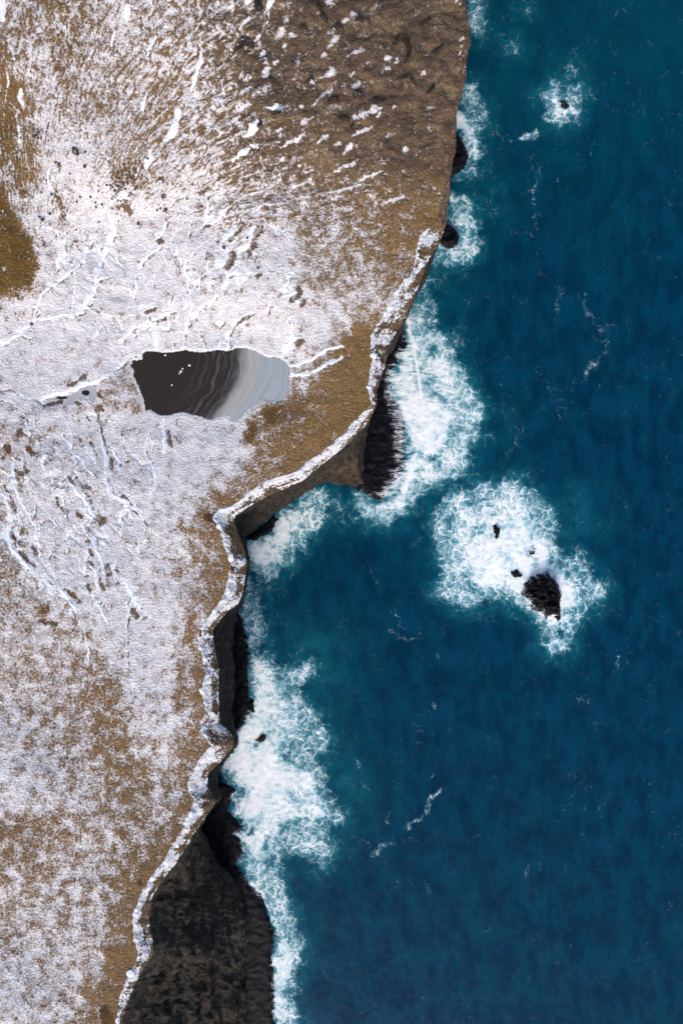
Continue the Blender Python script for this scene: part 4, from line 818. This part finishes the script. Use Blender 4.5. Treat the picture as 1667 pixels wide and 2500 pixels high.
# ------------------------------------------------------------------ mounds and ribbons laid on the land
def ribbon(name, pts, hw, h, mat, label, cat, grp, seed=0, parent=None, attrs=None, skew=.25):
    sl = smooth_line(pts, 2.4); n = len(sl)
    if n < 6: 
        sl = sl[0] + (sl[-1] - sl[0]) * np.linspace(-.35, 1.35, 9)[:, None]; n = 9
    d = np.gradient(sl, axis=0); l = np.hypot(d[:, 0], d[:, 1]) + 1e-9; nx_, ny_ = -d[:, 1] / l, d[:, 0] / l
    u = np.linspace(0, 1, n); m = 11; tt = np.linspace(-1.5, 1.5, m)
    end = np.minimum(1, np.minimum(u, 1 - u) * max(3.0, .5 * n / hw) + .12) ** .6
    lump = np.clip(1 + .9 * fbm(u * n / 6, u * 0 + seed * 1.37, 3, 401) + .5 * perlin(u * n / 16, u * 0 + seed, 405), .12, 2); w = hw * end * lump
    X = sl[:, 0][:, None] + nx_[:, None] * w[:, None] * tt; Y = sl[:, 1][:, None] + ny_[:, None] * w[:, None] * tt
    X0, Y0 = X, Y; X = X0 - 7 * fbm(X0 / 21, Y0 / 21, 2, 171) + 1.6 * fbm(X0 / 7, Y0 / 7, 2, 403 + seed); Y = Y0 - 7 * fbm(X0 / 21, Y0 / 21, 2, 173) + 1.6 * fbm(X0 / 7, Y0 / 7, 2, 407 + seed)
    x, y = X.ravel(), Y.ravel(); zl = zland(x.copy(), y.copy())
    prof = np.where(np.abs(tt) <= 1, (1 - tt ** 2) ** .8, -.35 * (np.abs(tt) - 1) * 2)
    z = zl + h * (prof[None, :] * (end * (.7 + .3 * lump))[:, None]).ravel() + h * .25 * fbm(x / 5, y / 5, 2, 411 + seed) * np.clip(np.repeat(prof[None, :], n, 0).ravel(), 0, 1) - .02
    wx_, wy_ = unproj(x, y, ZF(x, y)); c = arr([wx_.mean(), wy_.mean(), zl.mean()])
    o = make_mesh(name, np.stack([wx_, wy_, z], 1), grid_faces(n, m), mat, parent, attrs(x, y) if attrs else None, True, c)
    return tag(o, label, cat, grp)
for k, (pts, hw, lab, h) in enumerate(D_):
    if lab: ribbon('snowdrift', pts, hw * .84, h * .32, M_SNOW, lab, 'snowdrift', 'snowdrifts on the headland', k)
# frozen channel linking pond and pool
ribbon('frozen_channel', [(313,873),(313,886),(316,897),(305,918),(292,929),(280,928),(270,926)], 3.2, .05, M_ICE, 'narrow grey ice channel at the left tip of the pond', 'channel', None, 77)
# rocks in the slope
def frost(v): return lambda x, y: dict(frost=np.full(x.shape, v))
OUT = [([(572,124),(583,112),(598,106),(612,112),(621,121)],6,1.6,.42,'arched dark outcrop capped with snow at the upper middle'),([(962,112),(968,96),(980,92),(990,100),(995,118),(996,138),(988,156)],4.5,1.3,.12,'dark crescent-shaped scarp on the bare brown slope'),
 ([(752,0),(775,18),(785,40),(800,58)],4,1.2,.1,'dark diagonal scarp at the top edge right of centre'),([(626,0),(632,16),(634,30)],7,1.2,.1,'dark cleft rock at the top edge beside forked snow'),([(862,56),(875,50),(888,54)],5,1.2,.35,'dark rock under a snow patch near the top edge'),
 ([(810,63),(824,66),(836,74)],4,1.0,.2,'small dark ledge below the diagonal scarp at the top'),([(745,204),(760,190),(770,200)],4.5,.9,.4,'frosted rock in the middle of the brown slope'),([(798,240),(815,244),(828,252)],5,1.1,.15,'dark ledge right of the frosted rock on the brown slope'),
 ([(826,288),(842,292),(852,300)],5,.9,.2,'dark rock ledge low on the brown slope'),([(854,312),(866,306)],5,1.0,.35,'small dark boulder below the low ledge on the brown slope'),([(1025,62),(1040,52),(1052,48)],4.5,.9,.12,'dark ledge left of the cliff edge near the top'),
 ([(1052,130),(1065,124),(1080,114)],3,.7,.1,'thin dark ledge close to the brown cliff edge'),([(970,192),(990,190),(1006,200),(1014,216)],3.2,.8,.3,'curved low ledge below the crescent scarp'),([(728,66),(742,66),(752,74)],5,.9,.2,'dark round hollow rock at top centre'),([(862,228),(872,236),(884,230)],5,.9,.45,'snow-speckled dark rock below the curved ledge'),
 ([(640,304),(632,312)],4,.7,.35,'small dark stone beside the lumpy snow patch on the slope'),([(664,276),(676,280),(686,272)],4.5,.9,.4,'dark stone below the arched snow cap'),([(912,240),(930,250),(940,240)],5,.8,.3,'grey frosted ledge in the centre of the bare slope'),([(1040,225),(1050,218),(1062,212)],4,.6,.1,'brown ledge near the cliff edge below the crescent')]
for k, (pts, hw, h, fr, lab) in enumerate(OUT):
    ribbon('rock_outcrop', pts, hw, h, M_STONE, lab, 'outcrop', 'dark outcrops on the brown slope', 500 + k, None, frost(fr))
# boulders
def boulder_mesh(seed):
    import bmesh
    bm = bmesh.new(); bmesh.ops.create_icosphere(bm, subdivisions=2, radius=1.0)
    co = np.array([v.co for v in bm.verts]); r = 1 + .45 * fbm(co[:, 0] * 1.1 + seed, co[:, 1] * 1.1, 3, seed, co[:, 2] * 1.1)
    for v, k in zip(bm.verts, r): v.co *= k; v.co.z *= .8
    me = bpy.data.meshes.new('boulder'); bm.to_mesh(me); bm.free()
    a = me.attributes.new('frost', 'FLOAT', 'POINT'); a.data.foreach_set('value', np.full(len(me.vertices), .44, np.float32)); me.materials.append(M_STONE); return me
BM = [boulder_mesh(s) for s in (3, 8, 14, 21)]
spots = [(185,371,7),(181,365,5),(190,376,5),(146,405,4.5),(138,398,3.5),(127,475,3.5),(105,537,5),(97,530,3),(122,521,3.5),(233,494,2.6),(241,541,2.6),(338,545,3.5),(399,479,5),(404,512,5),(392,508,3),(384,512,3),(76,790,4),(209,372,3),(208,407,4),(186,560,2.2),(188,492,3),(196,481,3),(172,425,2.5),(465,576,2.6),(532,591,3),(547,604,4),(457,485,3),(509,486,3.2),(494,504,3),(630,655,3),(604,582,3),(640,555,3),(340,640,2.5)]
rs = np.random.RandomState(11)
for i in range(70):
    x = rs.normal(296, 30); y = 470 - (x - 258) * .62 + rs.normal(0, 24); spots.append((x, y, rs.uniform(1.4, 3.4)))
for i in range(14): spots.append((rs.uniform(80, 125), rs.uniform(300, 345), rs.uniform(2, 3.6)))
for i, (x, y, r) in enumerate(spots):
    z = float(zland(arr([x]), arr([y]))[0]); ux, uy = unproj(x, y, float(ZF(arr([x]), arr([y]))[0])); r *= .1
    o = link(bpy.data.objects.new('boulder', BM[i % 4])); o.location = (ux, uy, z + r * .25); o.scale = (r * rs.uniform(.8, 1.25), r * rs.uniform(.8, 1.25), r); o.rotation_euler = (0, 0, rs.uniform(0, 6.28))
    lab = 'small dark boulder scattered on the snowy upper left slope'
    if x > 225 and y > 380: lab = 'small dark stone in the dense stone scatter above the white slope'
    if x > 420: lab = 'small dark stone among the broken banks on the white slope right of centre'
    if x < 130 and y < 350: lab = 'small dark stone in the little cluster beside the brown strip at far left'
    if x < 160 and y > 470: lab = 'small dark stone below the upright snow strip at left'
    if i == 0: lab = 'largest dark boulder on the upper left snow'
    if i == 16: lab = 'lone dark boulder beside the drift at the left edge'
    tag(o, lab, 'boulder', 'boulders on the snowy slope')
# lumps of snow along the inner edge of the rim, parts of the headland's rim
lm = []
for s in (5, 9, 16):
    me = BM[0].copy(); me.name = 'snow_lump'; me.materials.clear(); me.materials.append(M_SNOW); lm.append(me)
k = 0
for i in range(0, len(V), 5):
    if not (585 < V[i] < 2500): continue
    pr = .5 + .5 * float(perlin(arr([V[i] / 60]), arr([3.3]), 5)[0])
    if rs.rand() > .12 + .25 * pr: continue
    j = int(rs.uniform(0, 7)); w = rs.uniform(.35, .78) ** 1.2
    o = link(bpy.data.objects.new('snow_lump', lm[k % 3])); o.parent = rim
    o.location = (RX[i, j], RY[i, j], RZ[i, j] - .06); o.scale = (w * rs.uniform(.6, 1.5), w * rs.uniform(.6, 1.5), w * .38); o.rotation_euler = (0, 0, rs.uniform(0, 6.28)); k += 1
# bits of ice adrift on the pond
for (x, y, r, lab) in ((404,867,2.6,'small ice lump near the top shore of the pond'),(463,892,3.0,'highest of the ice lumps in the middle of the pond'),(442,907,3.2,'largest ice lump in the middle of the dark pond'),(446,900,2.2,'ice lump touching the upper right of the largest one'),(438,912,1.8,'ice lump touching the lower left of the largest one'),(420,940,2.2,'single ice lump in the lower left of the pond')):
    ux, uy = unproj(x, y, ZP); me = lm[0]; o = link(bpy.data.objects.new('ice_lump', me)); o.location = (ux, uy, ZP + .03); o.scale = (r * .1, r * .1, r * .06); o.rotation_euler = (0, 0, x)
    tag(o, lab, 'ice', 'lumps of ice floating on the pond')
